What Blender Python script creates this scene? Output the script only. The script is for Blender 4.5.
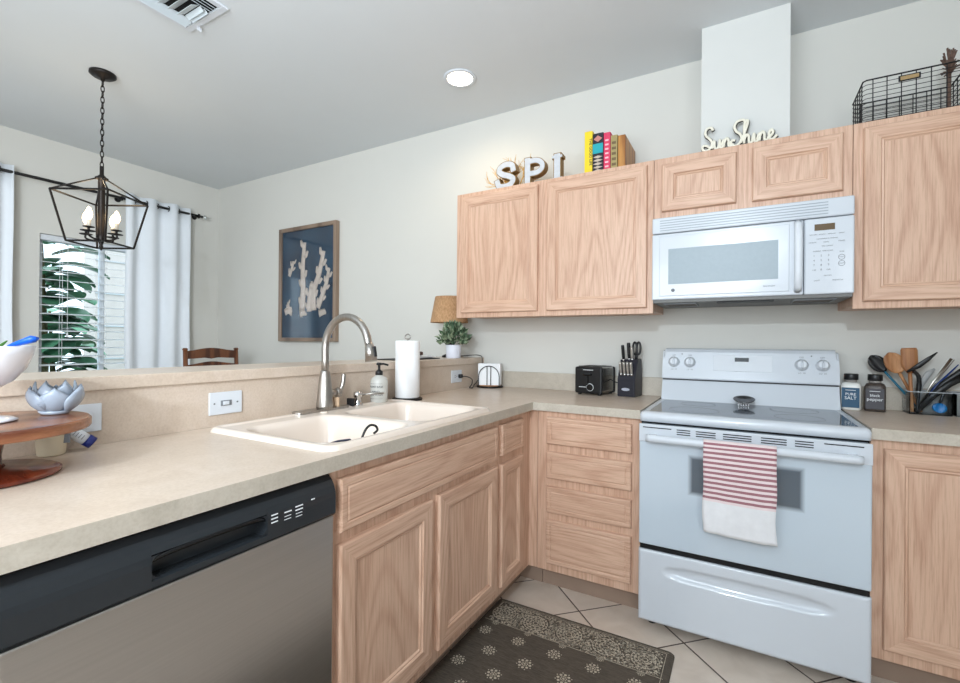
import bpy, bmesh, math, random
from mathutils import Vector, Matrix
R = math.radians
PI = math.pi
random.seed(7)
C = bpy.context.scene.collection
scene = bpy.context.scene
for o in list(bpy.data.objects): bpy.data.objects.remove(o)

# ------------------------------------------------------------------ camera
CP = Vector((1.5254, -2.7097, 1.2009))
yw, pt, ro = R(29.751), R(.1292), R(.4646)
fw = Vector((-math.sin(yw)*math.cos(pt), math.cos(yw)*math.cos(pt), math.sin(pt)))
rt = Vector((math.cos(yw), math.sin(yw), 0)); up = rt.cross(fw)
r2 = rt*math.cos(ro)+up*math.sin(ro); u2 = -rt*math.sin(ro)+up*math.cos(ro)
cam = bpy.data.cameras.new('camera'); cam.sensor_width = 36; cam.lens = 460.32/960*36
cam.clip_start = .01
co = bpy.data.objects.new('camera', cam); C.objects.link(co)
m = Matrix((r2, u2, -fw)).transposed().to_4x4(); m.translation = CP
co.matrix_world = m; scene.camera = co

# ------------------------------------------------------------------ world, lights, exposure
w = bpy.data.worlds.new('world'); scene.world = w; w.use_nodes = True
wn = w.node_tree.nodes; wl = w.node_tree.links
bg = wn['Background']; bg.inputs[0].default_value = (.80, .92, 1, 1); bg.inputs[1].default_value = 3.0

def light(name, kind, loc, energy, color=(1, 1, 1), size=.1, size_y=None, target=None, spread=None, spot=None, blend=.5):
    l = bpy.data.lights.new(name, kind); l.energy = energy; l.color = color
    if kind == 'AREA':
        l.size = size
        if size_y: l.shape = 'RECTANGLE'; l.size_y = size_y
        if spread: l.spread = R(spread)
    else: l.shadow_soft_size = size
    if kind == 'SPOT': l.spot_size = R(spot); l.spot_blend = blend
    o = bpy.data.objects.new(name, l); C.objects.link(o); o.location = loc
    if target: o.rotation_euler = (Vector(target)-Vector(loc)).to_track_quat('-Z', 'Y').to_euler()
    return o
# small bright ceiling lamp of the living area behind the camera: it casts the hard shadow under the cabinets
light('living_room_lamp', 'SPOT', (1.46, -4.5, 2.33), 205, (.80, .91, 1.0), .05, target=(1.0, 0, 1.25), spot=120, blend=.5)
# cool fill lights added behind the camera; the rear wall is closed
light('rear_fill', 'AREA', (1.3, -6.2, 1.35), 9, (.86, .94, 1.0), 3.4, 2.3, target=(1.2, 0, 1.3))
light('side_fill', 'AREA', (3.1, -5.4, 1.6), 58, (.92, .96, 1.0), 1.6, 1.8, target=(-3.0, -1.0, 1.7), spread=120)  # added fill aimed at the dining wall, no window modelled there
# unseen area light added to brighten the ceiling from below
light('ceiling_fill', 'AREA', (.7, -3.8, 1.65), 106, (.85, .93, 1.0), 2.2, 1.8, target=(.1, -3.0, 2.72))
light('recessed_ceiling_lamp', 'SPOT', (.103, -.478, 2.69), 9, (1, .80, .52), .06, target=(.103, -.478, 0), spot=165, blend=.6)
scene.cycles.transparent_max_bounces = 24
scene.view_settings.view_transform = 'Standard'; scene.view_settings.look = 'None'
scene.view_settings.exposure = -0.2; scene.view_settings.gamma = 1
scene.view_settings.use_curve_mapping = False

# ------------------------------------------------------------------ materials
def lin(c):
    return tuple((x/255/12.92 if x/255 <= .04045 else ((x/255+.055)/1.055)**2.4) for x in c)+(1,)
class NT:
    def __init__(s, name):
        s.m = bpy.data.materials.new(name); s.m.use_nodes = True
        s.n = s.m.node_tree.nodes; s.l = s.m.node_tree.links; s.b = s.n['Principled BSDF']
    def node(s, t, **k):
        x = s.n.new(t)
        for a, v in k.items(): setattr(x, a, v)
        return x
    def link(s, a, b): s.l.new(a, b)
    def coords(s, scale=(1, 1, 1), rot=(0, 0, 0), loc=(0, 0, 0)):
        tc = s.node('ShaderNodeTexCoord'); mp = s.node('ShaderNodeMapping')
        mp.inputs['Scale'].default_value = scale; mp.inputs['Rotation'].default_value = rot; mp.inputs['Location'].default_value = loc
        s.link(tc.outputs['Object'], mp.inputs[0]); return mp.outputs[0]
    def noise(s, vec, scale, detail=3, dist=0, rough=.5):
        x = s.node('ShaderNodeTexNoise'); x.inputs['Scale'].default_value = scale; x.inputs['Detail'].default_value = detail
        x.inputs['Distortion'].default_value = dist; x.inputs['Roughness'].default_value = rough
        s.link(vec, x.inputs['Vector']); return x.outputs['Fac']
    def ramp(s, fac, stops):
        x = s.node('ShaderNodeValToRGB'); e = x.color_ramp.elements
        while len(e) < len(stops): e.new(.5)
        for i, (p, c) in enumerate(stops): e[i].position = p; e[i].color = c
        s.link(fac, x.inputs[0]); return x.outputs[0]
    def math(s, op, a, b=None):
        x = s.node('ShaderNodeMath', operation=op)
        for i, v in enumerate((a, b)):
            if v is None: continue
            if isinstance(v, (int, float)): x.inputs[i].default_value = v
            else: s.link(v, x.inputs[i])
        return x.outputs[0]
    def mix(s, fac, a, b, mode='MIX'):
        x = s.node('ShaderNodeMix', data_type='RGBA', blend_type=mode)
        for i, v in ((0, fac), (6, a), (7, b)):
            if isinstance(v, (int, float, tuple)): x.inputs[i].default_value = v
            else: s.link(v, x.inputs[i])
        return x.outputs[2]
    def bump(s, h, strength=.2, dist=.001):
        x = s.node('ShaderNodeBump'); x.inputs['Strength'].default_value = strength; x.inputs['Distance'].default_value = dist
        s.link(h, x.inputs['Height']); s.link(x.outputs[0], s.b.inputs['Normal'])
def plain(name, rgb, rough=.5, metal=0, spec=.5, coat=0, trans=0, alpha=1, ior=1.45, vary=.03, vs=8, bump=0, emit=None, es=1, sheen=0):
    t = NT(name); b = t.b; c = lin(rgb)
    if vary:
        f = t.noise(t.coords(), vs, 3)
        d = tuple(max(0, x*(1-vary*2)) for x in c[:3])+(1,)
        t.link(t.ramp(f, [(.3, d), (.7, c)]), b.inputs['Base Color'])
        if bump: t.bump(t.noise(t.coords(), vs*30, 3), bump, .002)
    else: b.inputs['Base Color'].default_value = c
    b.inputs['Roughness'].default_value = rough; b.inputs['Metallic'].default_value = metal
    b.inputs['Specular IOR Level'].default_value = spec; b.inputs['Coat Weight'].default_value = coat; b.inputs['Coat Roughness'].default_value = .05
    b.inputs['Transmission Weight'].default_value = trans; b.inputs['Alpha'].default_value = alpha; b.inputs['IOR'].default_value = ior
    b.inputs['Sheen Weight'].default_value = sheen
    if emit: b.inputs['Emission Color'].default_value = lin(emit); b.inputs['Emission Strength'].default_value = es
    return t.m
def wood(name, axis, light_c, dark_c, rings=44, seed=0, rough=.42, freq=1.5):
    t = NT(name); sc = [1, 1, 1]; sc['xyz'.index(axis)] = .13
    v = t.coords(tuple(sc), loc=(seed, seed*.7, seed*.3))
    n = t.noise(v, freq*2.4, 2, .15)
    ring = t.math('SINE', t.math('MULTIPLY', n, rings*PI))
    ring = t.math('MULTIPLY', t.math('ADD', ring, 1), .5)
    sc2 = [1, 1, 1]; sc2['xyz'.index(axis)] = .035
    v2 = t.coords(tuple(sc2)); pore = t.noise(v2, 190, 3, 0, .7)
    big = t.noise(t.coords(), 2.2, 1)
    c = t.ramp(ring, [(0, lin(dark_c)), (.35, lin(tuple((a*.35+b*.65) for a, b in zip(dark_c, light_c)))), (1, lin(light_c))])
    pc = t.ramp(pore, [(.33, (.80, .75, .71, 1)), (.55, (1, 1, 1, 1))])
    c = t.mix(1.0, c, pc, 'MULTIPLY')
    bc = t.ramp(big, [(.3, (.93, .90, .88, 1)), (.7, (1, 1, 1, 1))])
    c = t.mix(1.0, c, bc, 'MULTIPLY')
    t.link(c, t.b.inputs['Base Color']); t.b.inputs['Roughness'].default_value = rough
    t.bump(pore, .25, .0006)
    return t.m
OL, OD = (217, 182, 158), (204, 166, 142)
OAKZ = wood('oak_vertical_grain', 'z', OL, OD); OAKX = wood('oak_grain_along_x', 'x', OL, OD, seed=3); OAKY = wood('oak_grain_along_y', 'y', OL, OD, seed=5)
WALL = plain('wall_paint', (212, 211, 205), .85, vary=.008, vs=3)
CEIL = plain('ceiling_paint', (218, 223, 226), .9, vary=.008, vs=3, bump=.05)
WHITE = plain('white_enamel', (203, 209, 216), .22, vary=0, coat=.3)
WHITEM = plain('white_plastic', (214, 219, 225), .38, vary=0)
CREAMW = plain('sink_composite', (230, 216, 203), .25, vary=.01, coat=.2)
BLACK = plain('black_plastic', (22, 23, 25), .35, vary=0)
BLACKG = plain('black_gloss', (14, 15, 17), .12, vary=0)
DARKM = plain('dark_bronze_metal', (42, 38, 36), .45, metal=.6, vary=.05)
STEEL_R = plain('satin_nickel', (176, 172, 166), .28, metal=1, vary=.03)
CHROME = plain('chrome', (210, 210, 210), .12, metal=1, vary=0)
GREYP = plain('grey_plastic', (120, 124, 128), .5, vary=0)
DGREY = plain('dark_grey', (58, 60, 62), .5, vary=0)
GROOVE = plain('seam_shadow_black', (12, 12, 13), .8, vary=0)
INK = plain('grey_ink', (120, 124, 130), .6, vary=0)
INKD = plain('dark_ink', (40, 44, 56), .6, vary=0)
INKW = plain('white_ink', (235, 238, 240), .6, vary=0)
INKG = plain('green_ink', (150, 190, 160), .6, vary=0)
def laminate():
    t = NT('beige_stone_laminate'); v = t.coords()
    a = t.noise(v, 9, 5, 1.2, .6); b = t.noise(v, 150, 3, 0, .6)
    c = t.ramp(a, [(.3, lin((203, 185, 168))), (.5, lin((209, 192, 175))), (.72, lin((214, 198, 183)))])
    d = t.ramp(b, [(.3, (.90, .88, .86, 1)), (.6, (1, 1, 1, 1))])
    t.link(t.mix(1.0, c, d, 'MULTIPLY'), t.b.inputs['Base Color']); t.b.inputs['Roughness'].default_value = .33
    return t.m
LAM = laminate()
def shaded_lam():  # same laminate, greyed so the shade on edges sits in its colour
    t = NT('beige_laminate_shaded'); v = t.coords()
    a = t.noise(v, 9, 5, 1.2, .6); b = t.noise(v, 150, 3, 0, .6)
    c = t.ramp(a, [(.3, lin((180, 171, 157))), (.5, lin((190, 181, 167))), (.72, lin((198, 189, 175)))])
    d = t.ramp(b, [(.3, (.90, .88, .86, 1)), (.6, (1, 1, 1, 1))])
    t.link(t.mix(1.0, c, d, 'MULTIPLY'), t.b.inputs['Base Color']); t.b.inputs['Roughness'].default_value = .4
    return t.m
LAM_SHADE = shaded_lam()
def tiles():
    t = NT('diagonal_floor_tiles')
    v = t.coords(rot=(0, 0, R(45)), loc=(-.2035, -.1443, 0))
    br = t.node('ShaderNodeTexBrick'); br.offset = 0; br.squash = 1
    br.inputs['Scale'].default_value = 1; br.inputs['Brick Width'].default_value = .3055; br.inputs['Row Height'].default_value = .3055
    br.inputs['Mortar Size'].default_value = .0035; br.inputs['Mortar Smooth'].default_value = .1; br.inputs['Bias'].default_value = 0
    br.inputs['Color1'].default_value = lin((222, 208, 194)); br.inputs['Color2'].default_value = lin((212, 198, 184)); br.inputs['Mortar'].default_value = lin((74, 58, 50))
    t.link(v, br.inputs[0])
    n = t.noise(t.coords(), 7, 4, .8); d = t.ramp(n, [(.3, (.86, .84, .82, 1)), (.65, (1, 1, 1, 1))])
    t.link(t.mix(1.0, br.outputs['Color'], d, 'MULTIPLY'), t.b.inputs['Base Color'])
    t.b.inputs['Roughness'].default_value = .35
    inv = t.math('SUBTRACT', 1, br.outputs['Fac']); t.bump(inv, .5, .002)
    return t.m
TILE = tiles()
def brushed(name, axis, c1, c2, r=.3):
    t = NT(name); sc = [1, 1, 1]; sc['xyz'.index(axis)] = .01
    n = t.noise(t.coords(tuple(sc)), 260, 2)
    t.link(t.ramp(n, [(.3, lin(c1)), (.7, lin(c2))]), t.b.inputs['Base Color'])
    t.b.inputs['Metallic'].default_value = 1; t.b.inputs['Roughness'].default_value = r
    t.b.inputs['Anisotropic'].default_value = .7
    tg = t.node('ShaderNodeTangent', direction_type='RADIAL', axis='Z'); t.link(tg.outputs[0], t.b.inputs['Tangent'])
    t.bump(n, .015, .0002)
    return t.m
STEEL = brushed('brushed_stainless', 'y', (180, 178, 176), (185, 183, 181), .30)
NICKEL = brushed('brushed_nickel', 'z', (160, 154, 148), (180, 175, 169), .28)
ACACIA = wood('acacia_wood', 'y', (158, 106, 74), (98, 54, 36), rings=14, rough=.25, freq=3)
ACACIAD = wood('dark_acacia_wood', 'x', (138, 66, 40), (92, 38, 24), rings=8, rough=.2, freq=3)
CHAIRW = wood('walnut_stained_wood', 'z', (118, 72, 44), (74, 40, 24), rings=10, rough=.35, freq=3)
SPOONW = wood('spoon_wood', 'z', (196, 146, 100), (160, 108, 68), rings=8, rough=.5, freq=4)
def glassm(name, col=(235, 242, 245), rough=.02, ior=1.45):
    return plain(name, col, rough, trans=1, ior=ior, vary=0)
def thin_glass(name, tint=(.95, .98, 1), gloss=.12):
    m = bpy.data.materials.new(name); m.use_nodes = True; n = m.node_tree.nodes; l = m.node_tree.links
    n.remove(n['Principled BSDF']); o = n['Material Output']
    t = n.new('ShaderNodeBsdfTransparent'); t.inputs[0].default_value = tint+(1,)
    g = n.new('ShaderNodeBsdfGlossy'); g.inputs['Roughness'].default_value = .03
    f = n.new('ShaderNodeLayerWeight'); f.inputs['Blend'].default_value = gloss
    x = n.new('ShaderNodeMixShader'); l.new(f.outputs['Fresnel'], x.inputs[0]); l.new(t.outputs[0], x.inputs[1]); l.new(g.outputs[0], x.inputs[2]); l.new(x.outputs[0], o.inputs[0])
    return m
PANE = thin_glass('window_glass'); ACRYL = thin_glass('clear_acrylic', (.93, .95, .97), .2)

# ------------------------------------------------------------------ mesh helpers
def merge(bm, tmp, mat=0, M=None):
    vs = {}
    for v in tmp.verts: vs[v] = bm.verts.new(M @ v.co if M else v.co)
    for f in tmp.faces:
        try: g = bm.faces.new([vs[v] for v in f.verts])
        except ValueError: continue
        g.material_index = mat if mat is not None else f.material_index
        g.smooth = f.smooth
    tmp.free()
def NB(): return bmesh.new()
def box(bm, x0, x1, y0, y1, z0, z1, mat=0, bev=0, seg=2, M=None):
    t = bmesh.new()
    bmesh.ops.create_cube(t, size=1)
    for v in t.verts: v.co = Vector(((x0+x1)/2+v.co.x*(x1-x0), (y0+y1)/2+v.co.y*(y1-y0), (z0+z1)/2+v.co.z*(z1-z0)))
    if bev:
        bev = min(bev, .49*min(abs(x1-x0), abs(y1-y0), abs(z1-z0)))
        bmesh.ops.bevel(t, geom=list(t.edges), offset=bev, segments=seg, affect='EDGES', profile=.5)
    merge(bm, t, mat, M); return bm
def lathe(bm, prof, c=(0, 0, 0), seg=32, mat=0, caps=True, M=None, sx=1, sy=1):
    """prof: list of (radius, z)"""
    c = Vector(c); rows = []
    for r, z in prof:
        row = [bm.verts.new((M @ Vector((r*sx*math.cos(2*PI*i/seg), r*sy*math.sin(2*PI*i/seg), z)) if M else Vector((r*sx*math.cos(2*PI*i/seg), r*sy*math.sin(2*PI*i/seg), z)))+c) for i in range(seg)]
        rows.append(row)
    for a, b in zip(rows, rows[1:]):
        for i in range(seg):
            f = bm.faces.new((a[i], a[(i+1) % seg], b[(i+1) % seg], b[i])); f.material_index = mat; f.smooth = True
    if caps:
        f = bm.faces.new(list(reversed(rows[0]))); f.material_index = mat
        f = bm.faces.new(rows[-1]); f.material_index = mat
    return bm
def catmull(pts, n=6, closed=False):
    P = [Vector(p) for p in pts]; out = []; N = len(P)
    for i in range(N if closed else N-1):
        p0 = P[(i-1) % N] if closed or i > 0 else P[0]; p1 = P[i]; p2 = P[(i+1) % N]; p3 = P[(i+2) % N] if closed or i+2 < N else P[-1]
        for k in range(n):
            t = k/n
            out.append(.5*((2*p1)+(-p0+p2)*t+(2*p0-5*p1+4*p2-p3)*t*t+(-p0+3*p1-3*p2+p3)*t**3))
    if not closed: out.append(P[-1])
    return out
def tube(bm, pts, r, seg=8, mat=0, closed=False, radii=None, smooth=True, flat=None):
    """flat=(axis_vector, k): squash the section along that axis by factor k"""
    P = [Vector(p) for p in pts]; N = len(P); rows = []
    T = []
    for i in range(N):
        a = P[(i-1) % N] if (closed or i) else P[0]; b = P[(i+1) % N] if (closed or i < N-1) else P[-1]
        d = (b-a); T.append(d.normalized() if d.length > 1e-9 else Vector((0, 0, 1)))
    nrm = T[0].orthogonal().normalized()
    for i in range(N):
        nrm = (nrm-T[i]*nrm.dot(T[i]));
        if nrm.length < 1e-6: nrm = T[i].orthogonal()
        nrm.normalize(); bn = T[i].cross(nrm); rr = radii[i] if radii else r
        row = []
        for k in range(seg):
            a = 2*PI*k/seg; off = (nrm*math.cos(a)+bn*math.sin(a))*rr
            if flat: ax = Vector(flat[0]); off = off-ax*off.dot(ax)*(1-flat[1])
            row.append(bm.verts.new(P[i]+off))
        rows.append(row)
    R2 = list(zip(rows, rows[1:]))+([(rows[-1], rows[0])] if closed else [])
    for a, b in R2:
        for k in range(seg):
            f = bm.faces.new((a[k], a[(k+1) % seg], b[(k+1) % seg], b[k])); f.material_index = mat; f.smooth = smooth
    if not closed:
        for row, rev in ((rows[0], True), (rows[-1], False)):
            f = bm.faces.new(list(reversed(row)) if rev else row); f.material_index = mat
    return bm
def prism(bm, poly, axis, a, b, mat=0, smooth=False):
    """poly in the two other axes (cyclic order), extruded along axis from a to b"""
    def P(q, t):
        return {'x': (t, q[0], q[1]), 'y': (q[0], t, q[1]), 'z': (q[0], q[1], t)}[axis]
    A = [bm.verts.new(P(q, a)) for q in poly]; B = [bm.verts.new(P(q, b)) for q in poly]; n = len(poly)
    for i in range(n):
        f = bm.faces.new((A[i], A[(i+1) % n], B[(i+1) % n], B[i])); f.material_index = mat; f.smooth = smooth
    for L in (A, B):
        f = bm.faces.new(L); f.material_index = mat
    return bm
def rings(bm, rect, rl, mp, tb=0, cap=0, side=None, back=True):
    """nested rectangles (inset, depth) mapped by mp(u, v, d); tb = material of top and bottom strips"""
    u0, u1, v0, v1 = rect; rows = []
    for ins, d in rl:
        rows.append([bm.verts.new(mp(*q, d)) for q in ((u0+ins, v0+ins), (u1-ins, v0+ins), (u1-ins, v1-ins), (u0+ins, v1-ins))])
    for a, b in zip(rows, rows[1:]):
        for k in range(4):
            f = bm.faces.new((a[k], a[(k+1) % 4], b[(k+1) % 4], b[k])); f.material_index = tb if k in (0, 2) else 0
    f = bm.faces.new(rows[-1]); f.material_index = cap
    if back: f = bm.faces.new(rows[0])
    return bm
def fin(bm):
    bmesh.ops.recalc_face_normals(bm, faces=bm.faces); return bm
ORG = {}
def obj(name, bm, mats, parent=None, smooth=False, loc=None, recalc=True):
    """link a bmesh written in world coordinates as one object; its origin is that of its thing, or loc"""
    if recalc: fin(bm)
    me = bpy.data.meshes.new(name)
    org = ORG.get(parent.name, Vector()) if parent else (Vector(loc) if loc else None)
    if org is None:
        if len(bm.verts):
            xs = [v.co for v in bm.verts]
            org = Vector(((min(c.x for c in xs)+max(c.x for c in xs))/2, (min(c.y for c in xs)+max(c.y for c in xs))/2, min(c.z for c in xs)))
        else: org = Vector()
    bmesh.ops.translate(bm, verts=bm.verts, vec=-org)
    bm.to_mesh(me); bm.free()
    if smooth:
        for p in me.polygons: p.use_smooth = True
    o = bpy.data.objects.new(name, me); C.objects.link(o)
    for x in (mats if isinstance(mats, (list, tuple)) else [mats]): me.materials.append(x)
    if parent: o.parent = parent
    else: o.location = org
    ORG[o.name] = org
    return o
def tag(o, label, cat, group=None):
    o['label'] = label; o['category'] = cat
    if group: o['group'] = group
    return o
def thing(name, label, cat, loc, rotz=0, group=None, local=False):
    o = bpy.data.objects.new(name, None); C.objects.link(o); o.location = loc; o.rotation_euler = (0, 0, rotz)
    o.empty_display_size = .05
    ORG[o.name] = Vector() if local else Vector(loc)
    return tag(o, label, cat, group)
def struct(name, bm, m, parent=None, smooth=False):
    o = obj(name, bm, m, parent, smooth, loc=(0, 0, 0))
    if not parent: o['kind'] = 'structure'
    return o
def text(bm, s, size, M, mat=0, depth=.0004, align='CENTER', bold=0):
    cu = bpy.data.curves.new('txt', 'FONT'); cu.body = s; cu.size = size; cu.extrude = depth; cu.align_x = align; cu.offset = bold
    cu.resolution_u = 3
    to = bpy.data.objects.new('txt', cu); C.objects.link(to)
    dg = bpy.context.evaluated_depsgraph_get(); me = bpy.data.meshes.new_from_object(to.evaluated_get(dg))
    t = bmesh.new(); t.from_mesh(me); merge(bm, t, mat, M)
    bpy.data.objects.remove(to); bpy.data.curves.remove(cu); bpy.data.meshes.remove(me)
def face_y(x, y, z, rx=0):   # text facing -y
    return Matrix.Translation((x, y, z)) @ Matrix.Rotation(R(90)+rx, 4, 'X')
def face_x(x, y, z):         # text facing +x (reads along +y)
    return Matrix.Translation((x, y, z)) @ Matrix.Rotation(R(90), 4, 'Z') @ Matrix.Rotation(R(90), 4, 'X')
mpY = lambda y0: (lambda u, v, d: (u, y0-d, v))      # facing -y, d sticks out
mpX = lambda x0: (lambda u, v, d: (x0+d, u, v))      # facing +x
def panel_door(u0, u1, v0, v1, mp, w=.052):
    bm = NB()
    rings(bm, (u0, u1, v0, v1), [(0, 0), (0, .013), (.002, .017), (.005, .019), (w, .019), (w+.004, .014), (w+.009, .015), (w+.014, .010), (w+.016, .010)], mp, tb=1, cap=0)
    return bm
def slab_front(u0, u1, v0, v1, mp, w=.02):
    bm = NB()
    rings(bm, (u0, u1, v0, v1), [(0, 0), (0, .013), (.002, .017), (.005, .019), (w, .019), (w+.002, .0165), (w+.004, .0165), (w+.008, .019)], mp, tb=0, cap=0)
    return bm

# ------------------------------------------------------------------ room
CZ = 2.72; XW = -3.07; XR = 3.3; YB = -6.5
struct('floor', box(NB(), XW-.15, XR+.1, YB-.1, .15, -.1, 0), TILE)
struct('ceiling', box(NB(), XW-.15, XR+.1, YB-.1, .15, CZ, CZ+.1), CEIL)
struct('wall_back', box(NB(), XW-.15, XR+.1, 0, .15, 0, CZ), WALL)
struct('wall_right', box(NB(), XR, XR+.1, YB, 0, 0, CZ), WALL)
struct('wall_rear', box(NB(), XW, XR, YB-.1, YB, 0, CZ), WALL)
WY0, WY1, WZ0, WZ1 = -1.352, -.50, .80, 2.0
wb = NB()
box(wb, XW-.15, XW, YB, WY0, 0, CZ); box(wb, XW-.15, XW, WY1, 0, 0, CZ); box(wb, XW-.15, XW, WY0, WY1, 0, WZ0); box(wb, XW-.15, XW, WY0, WY1, WZ1, CZ)
struct('wall_left', wb, WALL)
# window
wf = NB()
for a, b, c, d in ((WY0, WY0+.04, WZ0, WZ1), (WY1-.04, WY1, WZ0, WZ1), (WY0, WY1, WZ0, WZ0+.04), (WY0, WY1, WZ1-.04, WZ1), (-.945, -.915, WZ0, WZ1)):
    box(wf, XW-.12, XW-.08, a, b, c, d)
win = struct('window_1', wf, WHITEM)
pn = NB(); box(pn, XW-.102, XW-.098, WY0+.03, WY1-.03, WZ0+.03, WZ1-.03); obj('pane', pn, PANE, win)
sl = NB(); box(sl, XW-.08, XW+.03, WY0-.03, WY1+.03, WZ0-.02, WZ0+.001, bev=.004); obj('window_sill', sl, WHITEM, win)
# blind
bt = thing('window_blind', 'white horizontal slat blind hanging in the dining window', 'blind', (XW-.04, (WY0+WY1)/2, WZ0+.02))
hb = NB(); box(hb, XW-.065, XW-.015, WY0+.005, WY1-.005, WZ1-.045, WZ1-.002, bev=.004); obj('headrail', hb, WHITEM, bt)
bs = NB(); z = WZ1-.075
while z > WZ0+.05:
    t = R(9); box(bs, -.025, .025, WY0+.008, WY1-.008, -.0018, .0018, M=Matrix.Translation((XW-.04, 0, z)) @ Matrix.Rotation(t, 4, 'Y')); z -= .066
SLATM = plain('blind_slat_white', (232, 236, 238), .5, vary=0)
obj('slats', bs, SLATM, bt)
br_ = NB(); box(br_, XW-.06, XW-.02, WY0+.006, WY1-.006, WZ0+.02, WZ0+.035, bev=.003); obj('bottom_rail', br_, SLATM, bt)
for yy in (WY0+.14, WY1-.14, -.93):
    cb = NB()
    for dx in (-.066, -.014): tube(cb, [(XW+dx, yy, WZ0+.03), (XW+dx, yy, WZ1-.03)], .0016, 5)
    obj('ladder_cord', cb, SLATM, bt)
cb = NB(); tube(cb, [(XW-.008, WY0+.17, 1.25), (XW-.008, WY0+.17, WZ1-.03)], .002, 6); lathe(cb, [(.002, 0), (.007, .005), (.006, .03), (.002, .04)], (XW-.008, WY0+.17, 1.215), 10); obj('pull_cord', cb, SLATM, bt)

# half wall with laminate face, bar ledge
hw = NB(); box(hw, -.115, -.012, -3.1, 0, 0, 1.062, mat=0); struct('wall_peninsula', hw, WALL)
lb = NB(); box(lb, -.012, 0, -3.1, -.001, .914, 1.062)
o = tag(obj('splash_panel', lb, LAM), 'beige laminate splash panel facing the low wall behind the sink', 'backsplash')
lg = NB(); box(lg, -.315, .010, -3.1, -.001, 1.063, 1.101, mat=1, bev=.0025)
for f in lg.faces:
    if f.normal.z > .8 or all(v.co.z > 1.100 for v in f.verts): f.material_index = 0
tag(obj('bar_ledge', lg, [LAM, LAM]), 'long raised beige laminate bar ledge on the low wall behind the sink', 'ledge')

# chase above the microwave cabinet
ch = NB(); box(ch, 1.344, 1.70, -.262, 0, 2.1, CZ); struct('wall_vent_chase', ch, plain('chase_white_paint', (214, 215, 212), .85, vary=.008))

# ------------------------------------------------------------------ cabinets
def carcass(bm, x0, x1, y0, y1, z0, z1): return box(bm, x0, x1, y0, y1, z0, z1, bev=.0015, seg=1)
def upper(label, x0, x1, z0, doors, y1=-.338):
    t = thing('wall_cabinet', label, 'cabinet', ((x0+x1)/2, -.17, z0), group='oak wall cabinets over the back counter')
    bm = NB(); carcass(bm, x0, x1, y1+.02, -.001, z0+.012, 2.1)
    # face frame
    box(bm, x0, x1, y1, y1+.02, z0, 2.1, bev=.001, seg=1)
    obj('body', bm, OAKZ, t)
    for d in doors: obj('door', panel_door(*d, mpY(y1)), [OAKZ, OAKX], t)
    return t
upper('pickled oak wall cabinet with two tall doors under the SPI letters', 0.002, 1.142, 1.35, [(.040, .539, 1.378, 2.077), (.592, 1.114, 1.378, 2.077)])
upper('short oak wall cabinet with two small doors just above the microwave', 1.144, 1.908, 1.799, [(1.180, 1.495, 1.838, 2.066), (1.556, 1.876, 1.834, 2.070)])
upper('tall oak wall cabinet at the right edge under the wire basket', 1.910, 2.75, 1.35, [(1.941, 2.31, 1.378, 2.074), (2.35, 2.72, 1.378, 2.074)])

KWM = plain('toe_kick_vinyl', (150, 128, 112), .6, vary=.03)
BZ, TZ = .105, .874
FX = .613
def base_body(t, poly_boxes, kick):
    bm = NB()
    for b in poly_boxes: carcass(bm, *b)
    obj('body', bm, OAKZ, t)
    k = NB()
    for b in kick: box(k, *b)
    obj('toe_kick', k, OAKX, t)
# sink base: open-topped so the bowls fit
t = thing('base_cabinet', 'wide oak sink cabinet with long false front over two doors beside the dishwasher', 'cabinet', (.3, -1.43, 0), group='oak base cabinets')
bm = NB()
for b in ((.0, FX, -1.880, -1.862, BZ, TZ), (.0, FX, -.9875, -.972, BZ, TZ), (.0, FX-.021, -1.862, -.988, BZ, BZ+.02), (FX-.02, FX, -1.862, -.988, BZ, .16), (FX-.02, FX, -1.862, -.988, .67, TZ), (FX-.02, FX, -1.455, -1.405, .16, .67), (FX-.02, FX, -1.862, -1.845, .16, .67), (FX-.02, FX, -1.0, -.988, .16, .67), (0, .012, -1.862, -.988, BZ, .7)):
    box(bm, *b)
obj('body', bm, OAKZ, t)
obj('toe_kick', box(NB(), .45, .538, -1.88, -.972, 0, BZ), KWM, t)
obj('false_front', slab_front(-1.857, -.985, .706, .846, mpX(FX)), [OAKY], t)
obj('door', panel_door(-1.857, -1.449, .146, .675, mpX(FX)), [OAKZ, OAKY], t)
obj('door', panel_door(-1.411, -.985, .146, .678, mpX(FX)), [OAKZ, OAKY], t)
# corner cabinet
t = thing('base_cabinet', 'narrow oak corner cabinet with one small drawer over one slim door', 'cabinet', (.3, -.6, 0), group='oak base cabinets')
bm = NB(); carcass(bm, 0, FX, -.970, -.002, BZ, TZ); carcass(bm, FX-.001, .656, -.613, -.002, BZ, TZ); obj('body', bm, OAKZ, t)
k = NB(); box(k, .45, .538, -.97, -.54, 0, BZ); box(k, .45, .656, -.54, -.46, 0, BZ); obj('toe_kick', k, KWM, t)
obj('drawer_front', slab_front(-.942, -.722, .713, .847, mpX(FX)), [OAKY], t)
obj('door', panel_door(-.942, -.718, .146, .676, mpX(FX), w=.045), [OAKZ, OAKY], t)
# drawer base
t = thing('base_cabinet', 'oak cabinet with four stacked drawers between the corner and the range', 'cabinet', (.9, -.3, 0), group='oak base cabinets')
bm = NB(); carcass(bm, .658, 1.142, -.613, -.002, BZ, TZ); obj('body', bm, OAKZ, t)
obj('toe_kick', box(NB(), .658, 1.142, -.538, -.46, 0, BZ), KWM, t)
for z0, z1 in ((.718, .848), (.554, .681), (.390, .515), (.147, .355)): obj('drawer_front', slab_front(.708, 1.104, z0, z1, mpY(-.613)), [OAKX], t)
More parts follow.
